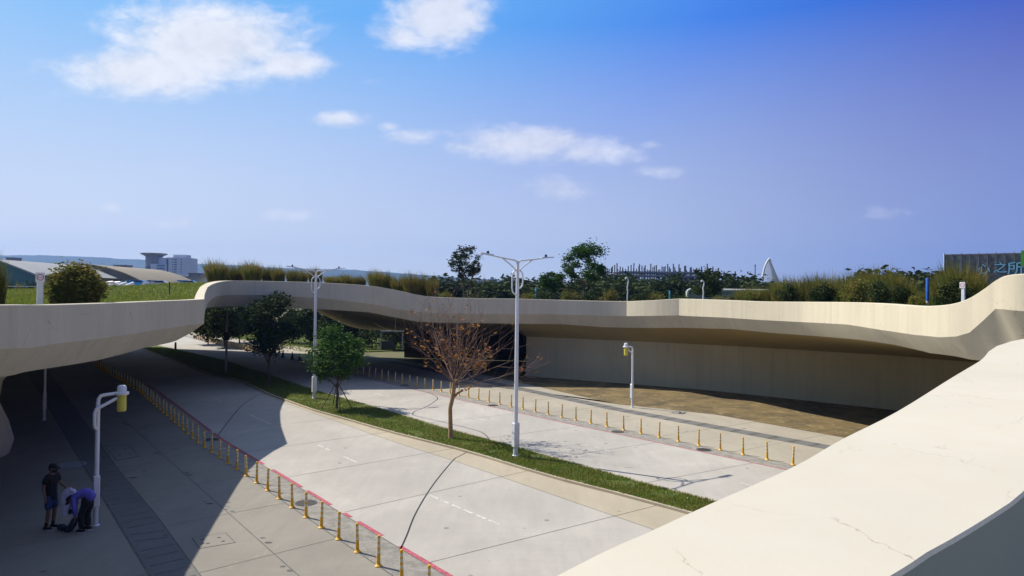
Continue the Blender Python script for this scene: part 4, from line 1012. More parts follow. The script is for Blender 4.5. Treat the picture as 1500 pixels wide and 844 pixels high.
ridge('hills', [(-500, 372), (0, 375), (60, 374), (130, 376), (200, 380), (300, 387), (400, 392), (480, 394), (560, 399), (640, 404), (700, 409), (760, 415), (900, 425), (1000, 436)], 2900, 900, 3.1, 14)
ridge('hills', [(-300, 392), (0, 390), (120, 392), (260, 398), (420, 404), (600, 412), (700, 418), (800, 428)], 1900, 500, 9.7, 9)
def pal(n, c, r=.6, **k): M[n] = mat(n, c, r, **k)
pal('office_wall', (.52, .54, .60), var=.05, scale=.1); pal('office_glass', (.03, .12, .16), .6); pal('window_dark', (.03, .04, .055), .25); pal('tan_shell', (.24, .19, .11), var=.08, scale=.2); pal('pale_roof', (.29, .29, .275), var=.05, scale=.1)
pal('teal_wall', (.035, .12, .11), var=.08, scale=.2); pal('brickish', (.17, .13, .12), var=.1, scale=.2); pal('bright_blue', (.02, .12, .55)); pal('rust_steel', (.085, .07, .075), .7, var=.2, scale=.3); pal('slab_grey', (.22, .20, .20), var=.15, scale=.3)
pal('mesh_grey', (.16, .155, .145), .8, var=.35, scale=1.2); pal('letter_blue', (.22, .48, .62), .6); pal('black', (.01, .01, .012), .6); pal('leaf_green_board', (.10, .36, .03), .6); pal('white_wall', (.60, .60, .57), var=.06, scale=.3)
def place(name, u, d, label, cat, group=None):
    x = (u-750)/1000*d; r = empty(name, (x, d, 0), -math.atan2(x, d)*.0); return tag(r, label, cat, group)
def Zv(v, u, d): return D(u, v, d).z
def bx(r, name, u, d, u0, u1, v0, v1, dep, m, y0=0.0, zb=None):      # a block of building r (centred at column u), front at y0
    k = d/1000; mb = MB(); z1 = Zv(v0, (u0+u1)/2, d); z0 = Zv(v1, (u0+u1)/2, d) if zb is None else zb
    mb.box(((u0-u)*k, y0, z0), ((u1-u)*k, y0+dep, z1)); return mb.build(name, M[m], r)
# office block with a round tower
d = 560; u = 243; k = d/1000; r = place('office_building', u, d, 'pale office block with a round glass tower under a wide disc roof', 'office building')
zt = Zv(371, 221, d)
mb = MB(); c = ((221-u)*k, 4, 0); mb.lathe([(6.5, 0), (6.5, zt-11)], c, 28); mb.build('glass_tower', M['office_glass'], r, 40)
mb = MB(); mb.lathe([(6.3, zt-11), (6.3, zt-2.6)], c, 28); mb.build('upper_tower', M['slab_grey'], r, 40)
mb = MB()
for q in range(6): mb.lathe([(6.53, 3+q*4.2), (6.6, 3+q*4.2), (6.6, 3.7+q*4.2), (6.53, 3.7+q*4.2)], c, 28)
mb.build('floor_band', M['office_wall'], r, 40)
mb = MB(); mb.lathe([(6.4, zt-2.6), (8.0, zt-1.6), (10.2, zt-.7), (10.2, zt), (9.0, zt+.3)], c, 32); mb.build('disc_roof', M['slab_grey'], r, 40)
bx(r, 'wing', u, d, 231, 247, 377.5, 0, 14, 'office_wall', 1, 0); bx(r, 'low_wing', u, d, 223, 246, 387, 0, 10, 'office_wall', -3.2, 0)
bx(r, 'block', u, d, 246, 275.5, 377.5, 0, 18, 'office_wall', -2, 0); bx(r, 'penthouse', u, d, 251, 270, 373, 378, 9, 'office_wall', 2); 
bx(r, 'stair_panel', u, d, 245.0, 247.5, 379, 0, 1, 'office_glass', -2.4, 0)
for i in range(5):
    v = 388.5+i*4.0; bx(r, 'window', u, d, 232, 243.5, v, v+2.0, .3, 'office_glass', -3.35)
for i in range(6):
    v = 380+i*3.6
    for (a, b) in ((253.5, 254.6), (256, 260.2), (265.8, 267.4)): bx(r, 'window', u, d, a, b, v, v+1.3, .3, 'window_dark', -2.15)
# low buildings round it
d = 520; r = place('low_building', 196, d, 'dark low building with a bright blue tower left of the office block', 'building')
bx(r, 'wall', 196, d, 183, 219, 394.5, 0, 12, 'brickish', 0, 0); bx(r, 'tower', 196, d, 203.5, 207, 393.5, 0, 3, 'bright_blue', -1.5, 0); bx(r, 'roof', 196, d, 185, 193, 393, 395, 6, 'brickish', 2)
for i in range(6):
    for w in range(2): bx(r, 'window', 196, d, 186+i*5.3+(2.5 if 186+i*5.3 > 200 else 0), 188.6+i*5.3+(2.5 if 186+i*5.3 > 200 else 0), 397+w*5, 399.6+w*5, .3, 'white_wall' if w else 'window_dark', -.16)
d = 480; r = place('low_building', 175, d, 'small dark flat-roofed block above the tan shell roof', 'building'); bx(r, 'wall', 175, d, 166, 183, 389, 0, 9, 'brickish', 0, 0); bx(r, 'roof', 175, d, 165, 184, 388, 389.2, 10, 'slab_grey', -.5)
d = 360; r = place('canopy_building', 250, d, 'long flat pale canopy on a dark glass hall before the office block', 'building')
bx(r, 'hall', 250, d, 222, 290, 406.6, 0, 10, 'window_dark', 1.5, 0); bx(r, 'roof', 250, d, 209, 292, 404.2, 406.4, 15, 'pale_roof', -2)
bx(r, 'blue_pier', 250, d, 242, 245, 401, 0, 2, 'blue', -2.6, 0); bx(r, 'railing', 250, d, 250, 275, 402.6, 404.0, .4, 'white_wall', 1)
d = 300; r = place('low_building', 284, d, 'long dark low building right of the office block', 'building'); bx(r, 'wall', 284, d, 276, 292, 401, 0, 10, 'slab_grey', 0, 0); bx(r, 'roof', 284, d, 275.5, 292.5, 400, 401, 11, 'brickish', -.5)
# shell-roofed halls
def shell(u, d, hw, v0, vb, label, roof, wall, name='shell_hall', dep=40, p=2.0, zb=0, seams=True):
    k = d/1000; r = place(name, u, d, label, 'hall'); z1 = Zv(v0, u, d); z0 = Zv(vb, u, d); n = 28; prof = []
    for i in range(n+1):
        t = -1+2*i/n; prof.append((t*hw*k, z0+(z1-z0)*(1-abs(t)**p)))
    mb = MB(); vs = [(x, -1, z) for x, z in prof]+[(x, dep, z) for x, z in prof]+[(x*.985, -1, z-.35) for x, z in prof]
    mb.add(vs, [(i, n+1+i, n+2+i, i+1)[::-1] for i in range(n)]+[(i, i+1, 2*n+3+i, 2*n+2+i)[::-1] for i in range(n)]); mb.build('roof', M[roof], r, 30)
    mb = MB()
    for i in range(n):
        (xa, za), (xb, zb_) = prof[i], prof[i+1]; mb.add([(xa, 0, 0), (xb, 0, 0), (xb, 0, zb_-.2), (xa, 0, za-.2)], [(0, 1, 2, 3)])
    mb.build('end_wall', M[wall], r)
    if seams:
        mb = MB()
        for i in range(2, n-1):
            x, z = prof[i]; mb.box((x-.10, -.06, 0), (x+.10, .02, max(.5, z-.5)))
        mb.build('wall_rib', M[roof], r)
    return r
shell(120, 230, 92, 387, 412, 'tan shell-roofed hall with ribbed wall right of the reed bush', 'tan_shell', 'tan_shell')
shell(82, 300, 58, 388, 405, 'pale grey low-arched roof behind the white sign post', 'pale_roof', 'pale_roof', seams=False)
shell(-4, 190, 62, 380, 402, 'dark teal gabled hall at the left picture edge', 'pale_roof', 'teal_wall', p=1.1, seams=False)
shell(302, 200, 22, 402, 417, 'small white peaked tent roof at the end of the lawn mound', 'pale_roof', 'white_wall', dep=12, p=1.3, name='tent', seams=False)
for (u0, u1, v, l) in ((8, 19, 377, 'dark purple block over the teal hall'), (20, 45, 385, 'long flat dark block left of the pale roof'), (62, 76, 385, 'small flat dark block on the skyline over the white sign')):
    r = place('low_building', (u0+u1)/2, 480, l, 'building', None); bx(r, 'wall', (u0+u1)/2, 480, u0, u1, v+1, 0, 8, 'brickish', 0, 0); bx(r, 'roof', (u0+u1)/2, 480, u0-.6, u1+.6, v, v+1.1, 9, 'slab_grey', -.5)
# park objects at the far side of the left lawn
d = 88; pts = [(143, 414, 0), (148, 418, 1), (158, 414, 0), (165, 413.5, 0), (175, 418, 1), (186, 414, 0)]
r = place('zigzag_frame', 164, d, 'white branching frame canopy left of the lawn mound', 'canopy frame'); X0 = (164-750)/1000*d
mb = MB(); P = [(D(a, v, d).x-X0, 0, D(a, v, d).z) for a, v, f in pts]
for dy in (0, 1.6): mb.tube([(x, dy, z) for x, _, z in P], .16, 6)
mb.build('roof_frame', M['steel'], r)
for (a, v, f), p_ in zip(pts, P):
    if f:
        for dx in (-.3, .3): mb = MB(); mb.tube([(p_[0]+dx, .8, 0), (p_[0]+dx*.6, .8, p_[2])], .13, 6); mb.build('leg', M['steel'], r)
def car(u, v, d, m, label):
    p = D(u, v, d); r = empty('parked_car', (p.x, p.y, 5.4), .1); tag(r, label, 'car', 'vehicles beyond the lawn mound')
    r.location.z = p.z-1.35
    mb = MB(); L = 2.1
    mb.add([(-L, -.85, .35), (L, -.85, .35), (L, -.85, .8), (1.2, -.85, .95), (.6, -.75, 1.4), (-1.2, -.75, 1.42), (-1.9, -.85, .95), (-L, -.85, .9)]+[(-L, .85, .35), (L, .85, .35), (L, .85, .8), (1.2, .85, .95), (.6, .75, 1.4), (-1.2, .75, 1.42), (-1.9, .85, .95), (-L, .85, .9)],
           [(0, 1, 2, 3, 4, 5, 6, 7), (15, 14, 13, 12, 11, 10, 9, 8)]+[(i, (i+1) % 8, 8+(i+1) % 8, 8+i)[::-1] for i in range(8)])
    fixn(mb.build('body', m, r)); mb = MB(); mb.add([(-1.7, -.83, 1.0), (1.05, -.86, 1.0), (.55, -.78, 1.34), (-1.15, -.77, 1.36)], [(0, 1, 2, 3)]); mb.build('side_window', M['window_dark'], r)
    for x in (-1.3, 1.3):
        mb = MB(); mb.tube([(x, -.9, .33), (x, -.68, .33)], .33, 14); mb.build('wheel', M['black'], r)
M['carwhite'] = mat('white_car_paint', (.7, .7, .72), .25, .03); M['carblue'] = mat('blue_car_paint', (.05, .25, .5), .25, .03); M['carsilver'] = mat('silver_car_paint', (.4, .42, .45), .25, .03); M['carteal'] = mat('aqua_car_paint', (.15, .42, .42), .3, .03)
for (u, v, m, l) in ((193, 411.5, 'carteal', 'aqua parked car, leftmost beyond the lawn mound'), (205, 411, 'carblue', 'blue parked car beyond the lawn mound'), (228, 411, 'carwhite', 'white parked car before the canopy hall'), (236, 411.5, 'carsilver', 'silver parked car before the canopy hall'), (272, 411, 'carwhite', 'white parked car left of the small tent'), (279, 411.5, 'carblue', 'dark blue parked car beside the small tent')): car(u, v, 130, M[m], l)
# railing and path of the left park
p0, p1 = D(-10, 432, 40), D(80, 431, 46)
r = empty('park_railing', p0); tag(r, 'thin dark railing across the lawn behind the white sign', 'railing')
dv = p1-p0; mb = MB()
for z in (0, .0): pass
mb.tube([(0, 0, .5), (dv.x, dv.y, dv.z+.5)], .025, 6); mb.build('top_rail', M['grey'], r)
for i in range(7):
    t = i/6; mb = MB(); mb.tube([(dv.x*t, dv.y*t, dv.z*t-.3), (dv.x*t, dv.y*t, dv.z*t+.5)], .025, 6); mb.build('post', M['grey'], r)
for i, (u, v, tp) in enumerate(((6, 428, 409), (14, 428, 411), (29, 428, 410), (45, 428, 409), (70, 428, 408), (150, 416, 409))):
    p = D(u, v, 60); z = p.z-.3; H = D(u, tp, 60).z-z; o = bpy.data.objects.new('shrub', shm[i % 2]); COL.objects.link(o); o.location = (p.x, p.y, z); o.scale = (.75, .75, H); o.rotation_euler = (0, 0, i*2); tag(o, 'rounded shrub, %s from the left before the teal and tan halls' % ordinal(i+1), 'shrub', 'rounded shrubs before the halls')
# steel frame under construction
d = 420; u = 982; k = d/1000; r = place('steel_frame_building', u, d, 'dark steel frame of an unfinished building with columns above its slabs', 'construction frame')
x0, x1 = (887-u)*k, (1077-u)*k; zl = [Zv(v, u, d) for v in (416, 409.5, 403.5, 398.5)]
for i, z in enumerate(zl):
    mb = MB(); a = x0 if i < 3 else x0+8; b = x1 if i < 3 else x1-16
    mb.box((a, 0, z-.55), (b, 30, z+.25)); mb.build('floor_slab', M['slab_grey'], r)
rs = random.Random(4); zt = Zv(391, u, d)
for j in range(24):
    x = x0+(x1-x0)*j/23
    for y in (0.2, 14, 29):
        mb = MB(); h = zt+rs.uniform(-1.5, 2.2) - (6 if (j in (0, 23)) else 0)*(y > 1) - (3.0 if j > 20 else 0); mb.box((x-.32+(y*.05), y-.32, 0), (x+.32+(y*.05), y+.32, h)); mb.build('column', M['rust_steel'], r)
for z in zl[1:]:
    mb = MB(); mb.box((x0, -.3, z-1.0), (x1, -.05, z-.55)); mb.build('edge_beam', M['rust_steel'], r)
for j in range(12):
    a = x0+6+(x1-x0-22)*rs.random(); z = rs.choice(zl[:3]); mb = MB(); mb.box((a, 2+rs.random(), z+.25), (a+rs.uniform(3, 8), 2.2+rs.random(), z+rs.uniform(1.2, 2.2))); mb.build('wall_panel', M[rs.choice(['slab_grey', 'brickish', 'rust_steel'])], r)
# pointed white arch
d = 620; u = 1131; k = d/1000; r = place('pointed_arch', u, d, 'tall white pointed arch with a cable net beside the reeds on the skyline', 'arch monument')
def pz(u_, v_, y): return Vector(((u_-u)*k, y, Zv(v_, u_, d)))
Lp = [pz(1116.5, 424, 0), pz(1117.5, 408, 1), pz(1120.5, 394, 2), pz(1125, 384, 3), pz(1129.5, 378.5, 4)]; Rp = [pz(1137.5, 424, 8), pz(1137, 412, 8), pz(1135.5, 400, 7), pz(1132.8, 388, 6), pz(1129.5, 378.5, 4)]
for P in (Lp, Rp): mb = MB(); mb.tube(smooth_poly(P, 5), .95, 10); mb.build('arch_leg', M['white_wall'], r, 60)
A = smooth_poly(Lp, 5); B = smooth_poly(Rp, 5); Cn = [pz(1172, 424, 40).lerp(pz(1129.8, 379, 5), t/(len(A)-1)) for t in range(len(A))]
mb = MB()
for i in range(0, len(A), 1): mb.tube([A[i], B[i]], .2, 4)
for i in range(0, len(A), 1): mb.tube([B[i], Cn[i]], .36, 4)
for t in range(1, 9): mb.tube([A[i].lerp(B[i], t/9) for i in range(len(A))], .17, 4)
for t in range(1, 12): mb.tube([B[i].lerp(Cn[i], t/12) for i in range(len(B))], .3, 4)
mb.build('cable_net', M['white_wall'], r)
mb = MB(); n_ = len(B); mb.add([tuple(p) for p in B]+[tuple(p) for p in Cn]+[(p.x, p.y+.4, p.z) for p in B]+[(p.x, p.y+.4, p.z) for p in Cn], [(i, i+1, n_+i+1, n_+i) for i in range(n_-1)]+[(2*n_+i, 3*n_+i, 3*n_+i+1, 2*n_+i+1) for i in range(n_-1)]); mb.build('sail', M['white_wall'], r)
mb = MB(); mb.tube([pz(1172, 424, 40), pz(1129.8, 379, 5)], .5, 8); mb.build('back_cable', M['white_wall'], r)
d = 200; r = place('mast', 1106, d, 'thin dark mast left of the white pointed arch', 'mast'); mb = MB(); mb.lathe([(.2, 0), (.12, Zv(389, 1106, d))], n=8); mb.build('shaft', M['dark'], r); mb = MB(); mb.ball((0, 0, Zv(388.6, 1106, d)), .22); mb.build('tip', M['dark'], r)
# long grey panel with a white rounded frame
d = 62; u = 1075; k = d/1000; r = place('panel_enclosure', u, d, 'long low grey panel in a white rounded frame among the right shrubs', 'panel wall'); za, zb_ = Zv(439, u, d)-.4, Zv(424.5, u, d)
xa, xb = (1007-u)*k, (1143-u)*k
M['panel'] = mat('grey_panel', (.17, .20, .20), .5, .12, 2)
mb = MB(); mb.box((xa+.12, .05, za), (xb, 1.2, zb_-.14)); mb.build('panel', M['panel'], r)
mb = MB(); mb.tube([(xa, 0, za), (xa, 0, zb_-.3), (xa+.06, 0, zb_-.12), (xa+.2, 0, zb_-.04), (xb, 0, zb_-.04)], .11, 8); mb.build('frame', M['white_wall'], r, 60)
# teal shed and small buildings between the reeds and the tall lamp
d = 240
r = place('low_building', 685, d, 'long teal shed with a pale roof left of the tall lamp', 'building'); bx(r, 'wall', 685, d, 655, 715, 416, 0, 10, 'teal', 0, 0); bx(r, 'roof', 685, d, 654, 716, 414.2, 416, 11, 'pale_roof', -.5)
for i in range(9): bx(r, 'window', 685, d, 658+i*6.3, 661.5+i*6.3, 417, 419, .2, 'window_dark', -.12)
r = place('low_building', 653, 300, 'grey flat-roofed block right of the bridge reeds', 'building'); bx(r, 'wall', 653, 300, 645, 662, 409, 0, 9, 'slab_grey', 0, 0); bx(r, 'roof', 653, 300, 644, 663, 407.4, 409, 10, 'brickish', -.5)
for (a, b, v, m, l) in ((706, 714, 410.5, 'white_wall', 'bright white small block left of the tall lamp, larger of two'), (716, 720, 411, 'white_wall', 'bright white narrow block beside the tall lamp, smaller of two'), (735, 746, 412, 'pale_roof', 'pale building right of the white blocks by the tall lamp')):
    r = place('distant_building', (a+b)/2, 500, l, 'building'); bx(r, 'wall', (a+b)/2, 500, a, b, v+.8, 0, 8, m, 0, 0); bx(r, 'roof', (a+b)/2, 500, a-.4, b+.4, v, v+.8, 9, 'slab_grey', -.4)
rs = random.Random(21)
for i in range(26):
    u = 655+i*5.2+rs.uniform(-2, 2); d = rs.uniform(900, 1300); w = rs.uniform(2.5, 6); v = 411.5-rs.uniform(0, 5)
    if i > 18: v += 3
    r = place('distant_building', u, d, 'hazy far building, %s from the left along the horizon by the tall lamp' % ordinal(i+1), 'building', 'hazy far buildings on the horizon'); bx(r, 'wall', u, d, u-w/2, u+w/2, v, 0, 14, rs.choice(['white_wall', 'slab_grey', 'pale_roof']), 0, 0)
    bx(r, 'roof', u, d, u-w/4, u+w/5, v-.9, v, 6, 'slab_grey', 3)
# netted building with lettering at the right
d = 92; u = 1445; k = d/1000*.82; r = place('netted_building', u, d, 'big dark grey netted building with blue graffiti-like lettering at the right', 'building'); r.rotation_euler.z = -.60
zt = Zv(371.5, u, d); xa, xb = (1381.5-u)*k, (1640-u)*k
mb = MB(); mb.box((xa, 0, 0), (xb, 12, zt)); mb.build('netted_wall', M['mesh_grey'], r)
mb = MB(); n = 20
for i in range(n+1): x = xa+(xb-xa)*i/n; mb.box((x-.05, -.07, 4), (x+.05, -.004, zt+(.16 if i % 2 == 0 else .05)))
mb.box((xa, -.09, zt-.14), (xb, -.071, zt-.02)); mb.build('scaffold_pole', M['slab_grey'], r)
mb = MB(); mb.tube([(xa-.06, -.1, 4), (xa-.06, -.1, zt+.1)], .07, 8); mb.build('corner_pole', M['steel'], r)
mb = MB(); mb.box(((1494.5-u)*k, -.4, Zv(391, 1497, d)), ((1530-u)*k, -.2, Zv(369, 1497, d))); mb.build('green_board', M['leaf_green_board'], r)
try:
    for i, ch in enumerate('心之所'):
        uu = (1441, 1465, 1487)[i]; vv = (395.0, 393.5, 395.5)[i]; sz = (1.5, 1.6, 1.9)[i]
        mark_text(ch, sz, M['black'], 'lettering', r, ((uu-u)*k, -.12, Zv(vv, uu, d)), (R(90), 0, 0), .01, .075)
        mark_text(ch, sz, M['letter_blue'], 'lettering', r, ((uu-u)*k, -.16, Zv(vv, uu, d)), (R(90), 0, 0), .012, .02)
except Exception as ex: print('lettering', ex)
# flat canopies and tank
d = 170; u = 1335; k = d/1000; r = place('flat_canopy', u, d, 'two flat thin canopies on slanted struts beyond the right reeds', 'canopy')
for (a, b, v, dy) in ((1308, 1350, 401.5, 6), (1328, 1364, 405, 0)):
    mb = MB(); z = Zv(v, u, d); mb.box(((a-u)*k, dy, z-.35), ((b-u)*k, dy+8, z)); mb.build('roof_slab', M['slab_grey'], r)
    mb = MB(); mb.box(((a-u)*k+.4, dy+.4, z-.9), ((b-u)*k-.4, dy+7.4, z-.352)); mb.build('soffit', M['white_wall'], r)
for (a, b) in ((1331, 1336), (1342, 1336), (1347, 1352), (1360, 1354)): mb = MB(); mb.tube([((a-u)*k, 1, Zv(407.5, u, d)), ((b-u)*k, 1, Zv(415, u, d)), ((b-u)*k, 1, 0)], .16, 6); mb.build('strut', M['grey'], r)
d = 260; r = place('water_tank', 1299, d, 'blue tank standing on a block behind the right reeds', 'tank'); zt = Zv(397.5, 1299, d); mb = MB(); mb.lathe([(1.7, zt-1.9), (1.7, zt-.2), (1.5, zt)], (0, 0, 0), 18); mb.build('tank', M['blue'], r, 40); mb = MB(); mb.box((-3, -2, 0), (3, 2, zt-1.902)); mb.build('block', M['slab_grey'], r)
# beyond the bridge: pale wall, hedge, kiosk
p = G(556, 497, 0); r = empty('park_wall', (p.x, p.y+14, 0)); tag(r, 'pale grey wall seen through the far opening under the bridge', 'wall')
mb = MB(); mb.box((-4.5, 0, -.1), (4.5, .4, 3.0)); mb.build('panel', M['white_wall'], r); mb = MB(); mb.box((-4.6, -.06, 3.0), (4.6, .46, 3.15)); mb.build('coping', M['slab_grey'], r)
def hedge(u0, u1, v, h, seed, label):
    a, b = G(u0, v), G(u1, v); rng = np.random.default_rng(seed); n = int((b-a).length*26); C = []
    for _ in range(n):
        p = a.lerp(b, rng.random()); C += list(rng.normal(size=(12, 3))*np.array([.22, .25, .2])+np.array([p.x, p.y+rng.normal()*.4, h*rng.random()**.7]))
    o = bpy.data.objects.new('hedge', leaf_mesh('hedge', C, rng, .15, M['leafd'])); COL.objects.link(o); tag(o, label, 'hedge')
hedge(525, 604, 511, 2.0, 5, 'dark hedge right of the green tree, seen under the bridge'); hedge(340, 372, 487, .9, 6, 'low dark hedge beside the path beyond the bridge')
pts = []
for _ in range(16000):
    i = rr.randrange(len(E4c)-1); p = E4c[i] + Vector((.79, .61))*rr.uniform(0, 26)
    if 66 < p.y < 120: pts.append((p.x, p.y, -.03))
blades('far_lawn_grass', pts, .12, .28, .12, M['lawn'], seed=15)
p = G(575, 512); r = empty('kiosk', p); tag(r, 'dark open kiosk beneath the far edge of the bridge', 'kiosk')
mb = MB(); mb.box((-1.4, -.8, 2.0), (1.4, .8, 2.15)); mb.build('roof', M['dark'], r); mb = MB(); mb.box((-1.2, -.5, 0), (.3, .5, 1.0)); mb.build('counter', M['dark'], r)
for x in (-1.25, 1.25): mb = MB(); mb.box((x-.05, -.7, 0), (x+.05, -.6, 2.0)); mb.build('post', M['grey'], r)
# ---------------------------------------------------------------- people
M['skin'] = mat('skin', (.20, .115, .075), .55, .06, 8); M['blackcloth'] = mat('black_cloth', (.012, .012, .014), .9, .2, 10); M['bluecloth'] = mat('blue_shorts', (.035, .055, .15), .85, .15, 8); M['purple'] = mat('violet_blue_shirt', (.13, .115, .50), .8, .1, 8)
M['whitecloth'] = mat('white_cloth', (.74, .72, .86), .85, .06, 8); M['navy'] = mat('navy_cloth', (.03, .04, .07), .9, .3, 8); M['sole'] = mat('white_sole', (.6, .6, .6), .6, .1)
def skin(name, V, E, Rr, m, parent, root=0, sub=2):
    me = bpy.data.meshes.new(name); me.from_pydata(V, E, []); o = bpy.data.objects.new(name, me); COL.objects.link(o)
    sm = o.modifiers.new('s', 'SKIN'); ss = o.modifiers.new('b', 'SUBSURF'); ss.levels = sub; ss.render_levels = sub
    for i, rv in enumerate(Rr):
        sv = me.skin_vertices[0].data[i]; sv.radius = rv if isinstance(rv, tuple) else (rv, rv); sv.use_root = i == root
    bpy.context.view_layer.update(); nm = bpy.data.meshes.new_from_object(o.evaluated_get(bpy.context.evaluated_depsgraph_get()))
    bpy.data.objects.remove(o); nm.materials.clear(); nm.materials.append(m); nm.polygons.foreach_set('use_smooth', [True]*len(nm.polygons))
    q = bpy.data.objects.new(name, nm); COL.objects.link(q); q.parent = parent; return q
def chains(*cs):
    V = []; E = []; Rr = []; key = {}
    for c in cs:
        prev = None
        for (p, r_) in c:
            kk = tuple(round(x, 4) for x in p)
            if kk not in key: key[kk] = len(V); V.append(p); Rr.append(r_)
            if prev is not None: E.append((prev, key[kk]))
            prev = key[kk]
    return V, E, Rr
def hand(w, dr, side):
    w = Vector(w); dr = Vector(dr).normalized(); s = Vector(side).normalized(); c = []
    pm = w+dr*.075; base = [(tuple(w), .021), (tuple(pm), (.026, .016))]
    c.append(base)
    for k, L in enumerate((.065, .078, .072, .055)):
        r_ = pm + s*(k-1.5)*.018; n_ = dr.cross(s)
        c.append([(tuple(pm), (.026, .016)), (tuple(r_+dr*L*.5), .0085), (tuple(r_+dr*L*.95+n_*.02), .0075)])
    th = w+dr*.03
    c.append([(tuple(w), .021), (tuple(th+s*-.035), .0105), (tuple(th+s*-.05+dr*.035), .009)])
    return c
def head_parts(r, c, f, capm, mask):
    c = Vector(c); f = Vector(f).normalized(); upv = Vector((0, 0, 1)); upv = (upv-f*upv.dot(f)).normalized() if abs(f.z) < .95 else Vector((1, 0, 0)); rtv = f.cross(upv)
    def loc(a, b, d_): return c + f*a + rtv*b + upv*d_
    mb = MB(); n = 14
    rows = [(.108, .02), (.108, .05), (.10, .085), (.07, .115), (.02, .128)]
    vs = [loc(math.cos(2*math.pi*k/n)*rw*1.05-.005, math.sin(2*math.pi*k/n)*rw*.86, h) for rw, h in rows for k in range(n)]
    mb.add(vs, [(i*n+k, i*n+(k+1) % n, (i+1)*n+(k+1) % n, (i+1)*n+k) for i in range(len(rows)-1) for k in range(n)]+[tuple(range((len(rows)-1)*n, len(rows)*n))])
    br = [loc(.075, -.08, .026), loc(.075, .08, .026), loc(.17, .055, .018), loc(.185, 0, .016), loc(.17, -.055, .018)]; br2 = [q-upv*.012 for q in br]
    mb.add(br+br2, [(0, 1, 2, 3, 4), (9, 8, 7, 6, 5)]+[(i, (i+1) % 5, 5+(i+1) % 5, 5+i)[::-1] for i in range(5)])
    fixn(mb.build('cap', capm, r, 50))
    for s in (-1, 1): mb = MB(); mb.ball(loc(.088, s*.033, .004), .010, 8, 5); mb.build('eye', M['black'], r)
    mb = MB(); n = 14                                    # short hair below the cap
    vs = [loc(-.02+math.cos(a)*.098, math.sin(a)*.082, h) for h in (.03, -.05) for a in np.linspace(1.9, 4.38, n)]+[loc(-.02+math.cos(a)*.086, math.sin(a)*.07, h) for h in (.03, -.05) for a in np.linspace(1.9, 4.38, n)]
    mb.add(vs, [(i, i+1, n+i+1, n+i) for i in range(n-1)]+[(2*n+i, 3*n+i, 3*n+i+1, 2*n+i+1) for i in range(n-1)]+[(n+i, n+i+1, 3*n+i+1, 3*n+i) for i in range(n-1)]); fixn(mb.build('hair', M['blackcloth'], r, 60))
    if mask:
        mb = MB(); vs = []; m_ = 9
        for h, o_ in ((-.022, .0), (-.055, .012), (-.10, -.012)):
            vs += [loc(math.cos(a)*(.102+o_), math.sin(a)*.084, h) for a in np.linspace(-1.2, 1.2, m_)]
        mb.add(vs, [(i*m_+k, i*m_+k+1, (i+1)*m_+k+1, (i+1)*m_+k) for i in range(2) for k in range(m_-1)]); mb.build('face_mask', M['blackcloth'], r, 80)
def shoe(r, x, y, f):
    mb = MB(); L = .27*f
    for (z0, z1, w, m_) in ((0.0, .022, .052, 1), (.022, .085, .048, 0)):
        mb.mat = m_; n = 14; vs = []
        for z in (z0, z1):
            k = 1 if z == z0 or m_ else .82
            for i in range(n):
                a = 2*math.pi*i/n; vs.append((x + L*.28 + math.cos(a)*.14*k*(1 if z < .05 else .8) - (f*.03 if z > .05 else 0), y + math.sin(a)*w*k, z))
        mb.add(vs, [(i, (i+1) % n, n+(i+1) % n, n+i) for i in range(n)]+[tuple(range(n-1, -1, -1)), tuple(range(n, 2*n))])
    mb.build('shoe', [M['blackcloth'], M['sole']], r, 50)
def head_chain(nk, hd, f):
    nk, hd, f = Vector(nk), Vector(hd), Vector(f).normalized(); upv = (hd-nk).normalized()
    return [[(tuple(nk), .052), (tuple(hd-upv*.055+f*.012), (.066, .072)), (tuple(hd+f*.0), (.080, .092)), (tuple(hd+upv*.065-f*.008), (.070, .080))],
            [(tuple(hd+f*.0), (.080, .092)), (tuple(hd+f*.098-upv*.02), .014)]] + [[(tuple(hd), (.080, .092)), (tuple(hd+f.cross(upv)*s*.088-upv*.01), .016)] for s in (-1, 1)]
ps = G(74, 774.5); r1 = empty('person', (ps.x, ps.y, 0), R(-8)); tag(r1, 'standing person in black cap, mask, black T-shirt and blue shorts holding up a white shirt', 'person')
pel = ((0, 0, .92), (.065, .095)); ch = ((-.01, 0, 1.22), (.065, .10)); ck = ((0, 0, 1.40), (.055, .09)); nk = ((.015, 0, 1.47), .052)
B = [[pel, ((-.005, 0, 1.06), (.055, .085)), ch, ck, nk]] + head_chain((.015, 0, 1.47), (.045, 0, 1.60), (1, .0, -.05))
for s in (-1, 1):
    B.append([pel, ((0, s*.09, .84), .07), ((.02, s*.105, .48), .056), ((.005, s*.105, .35), .054), ((-.03, s*.11, .09), .036), ((.09, s*.12, .045), (.035, .03))])
B.append([ck, ((0, -.165, 1.375), .044), ((-.03, -.225, 1.12), .040), ((.04, -.235, .88), .027)]); B += hand((.04, -.235, .88), (.1, 0, -1), (1, 0, 0))
B.append([ck, ((0, .165, 1.375), .044), ((.10, .22, 1.14), .040), ((.34, .12, 1.08), .027)]); B += hand((.34, .12, 1.08), (1, -.2, 0), (0, 1, .2))
skin('body', *chains(*B), M['skin'], r1)
B = [[((0, 0, .74), (.13, .17)), ((0, 0, .80), (.135, .175)), ((-.005, 0, .95), (.13, .165)), ((-.005, 0, 1.1), (.13, .165)), ((-.01, 0, 1.24), (.13, .17)), ((0, 0, 1.39), (.095, .14)), ((.012, 0, 1.455), .065)]]
for s in (-1, 1): B.append([((0, 0, 1.39), (.095, .14)), ((0, s*.175, 1.385), .085), ((-.018 if s < 0 else .055, s*.208, 1.2), .07)])
skin('shirt', *chains(*B), M['blackcloth'], r1)
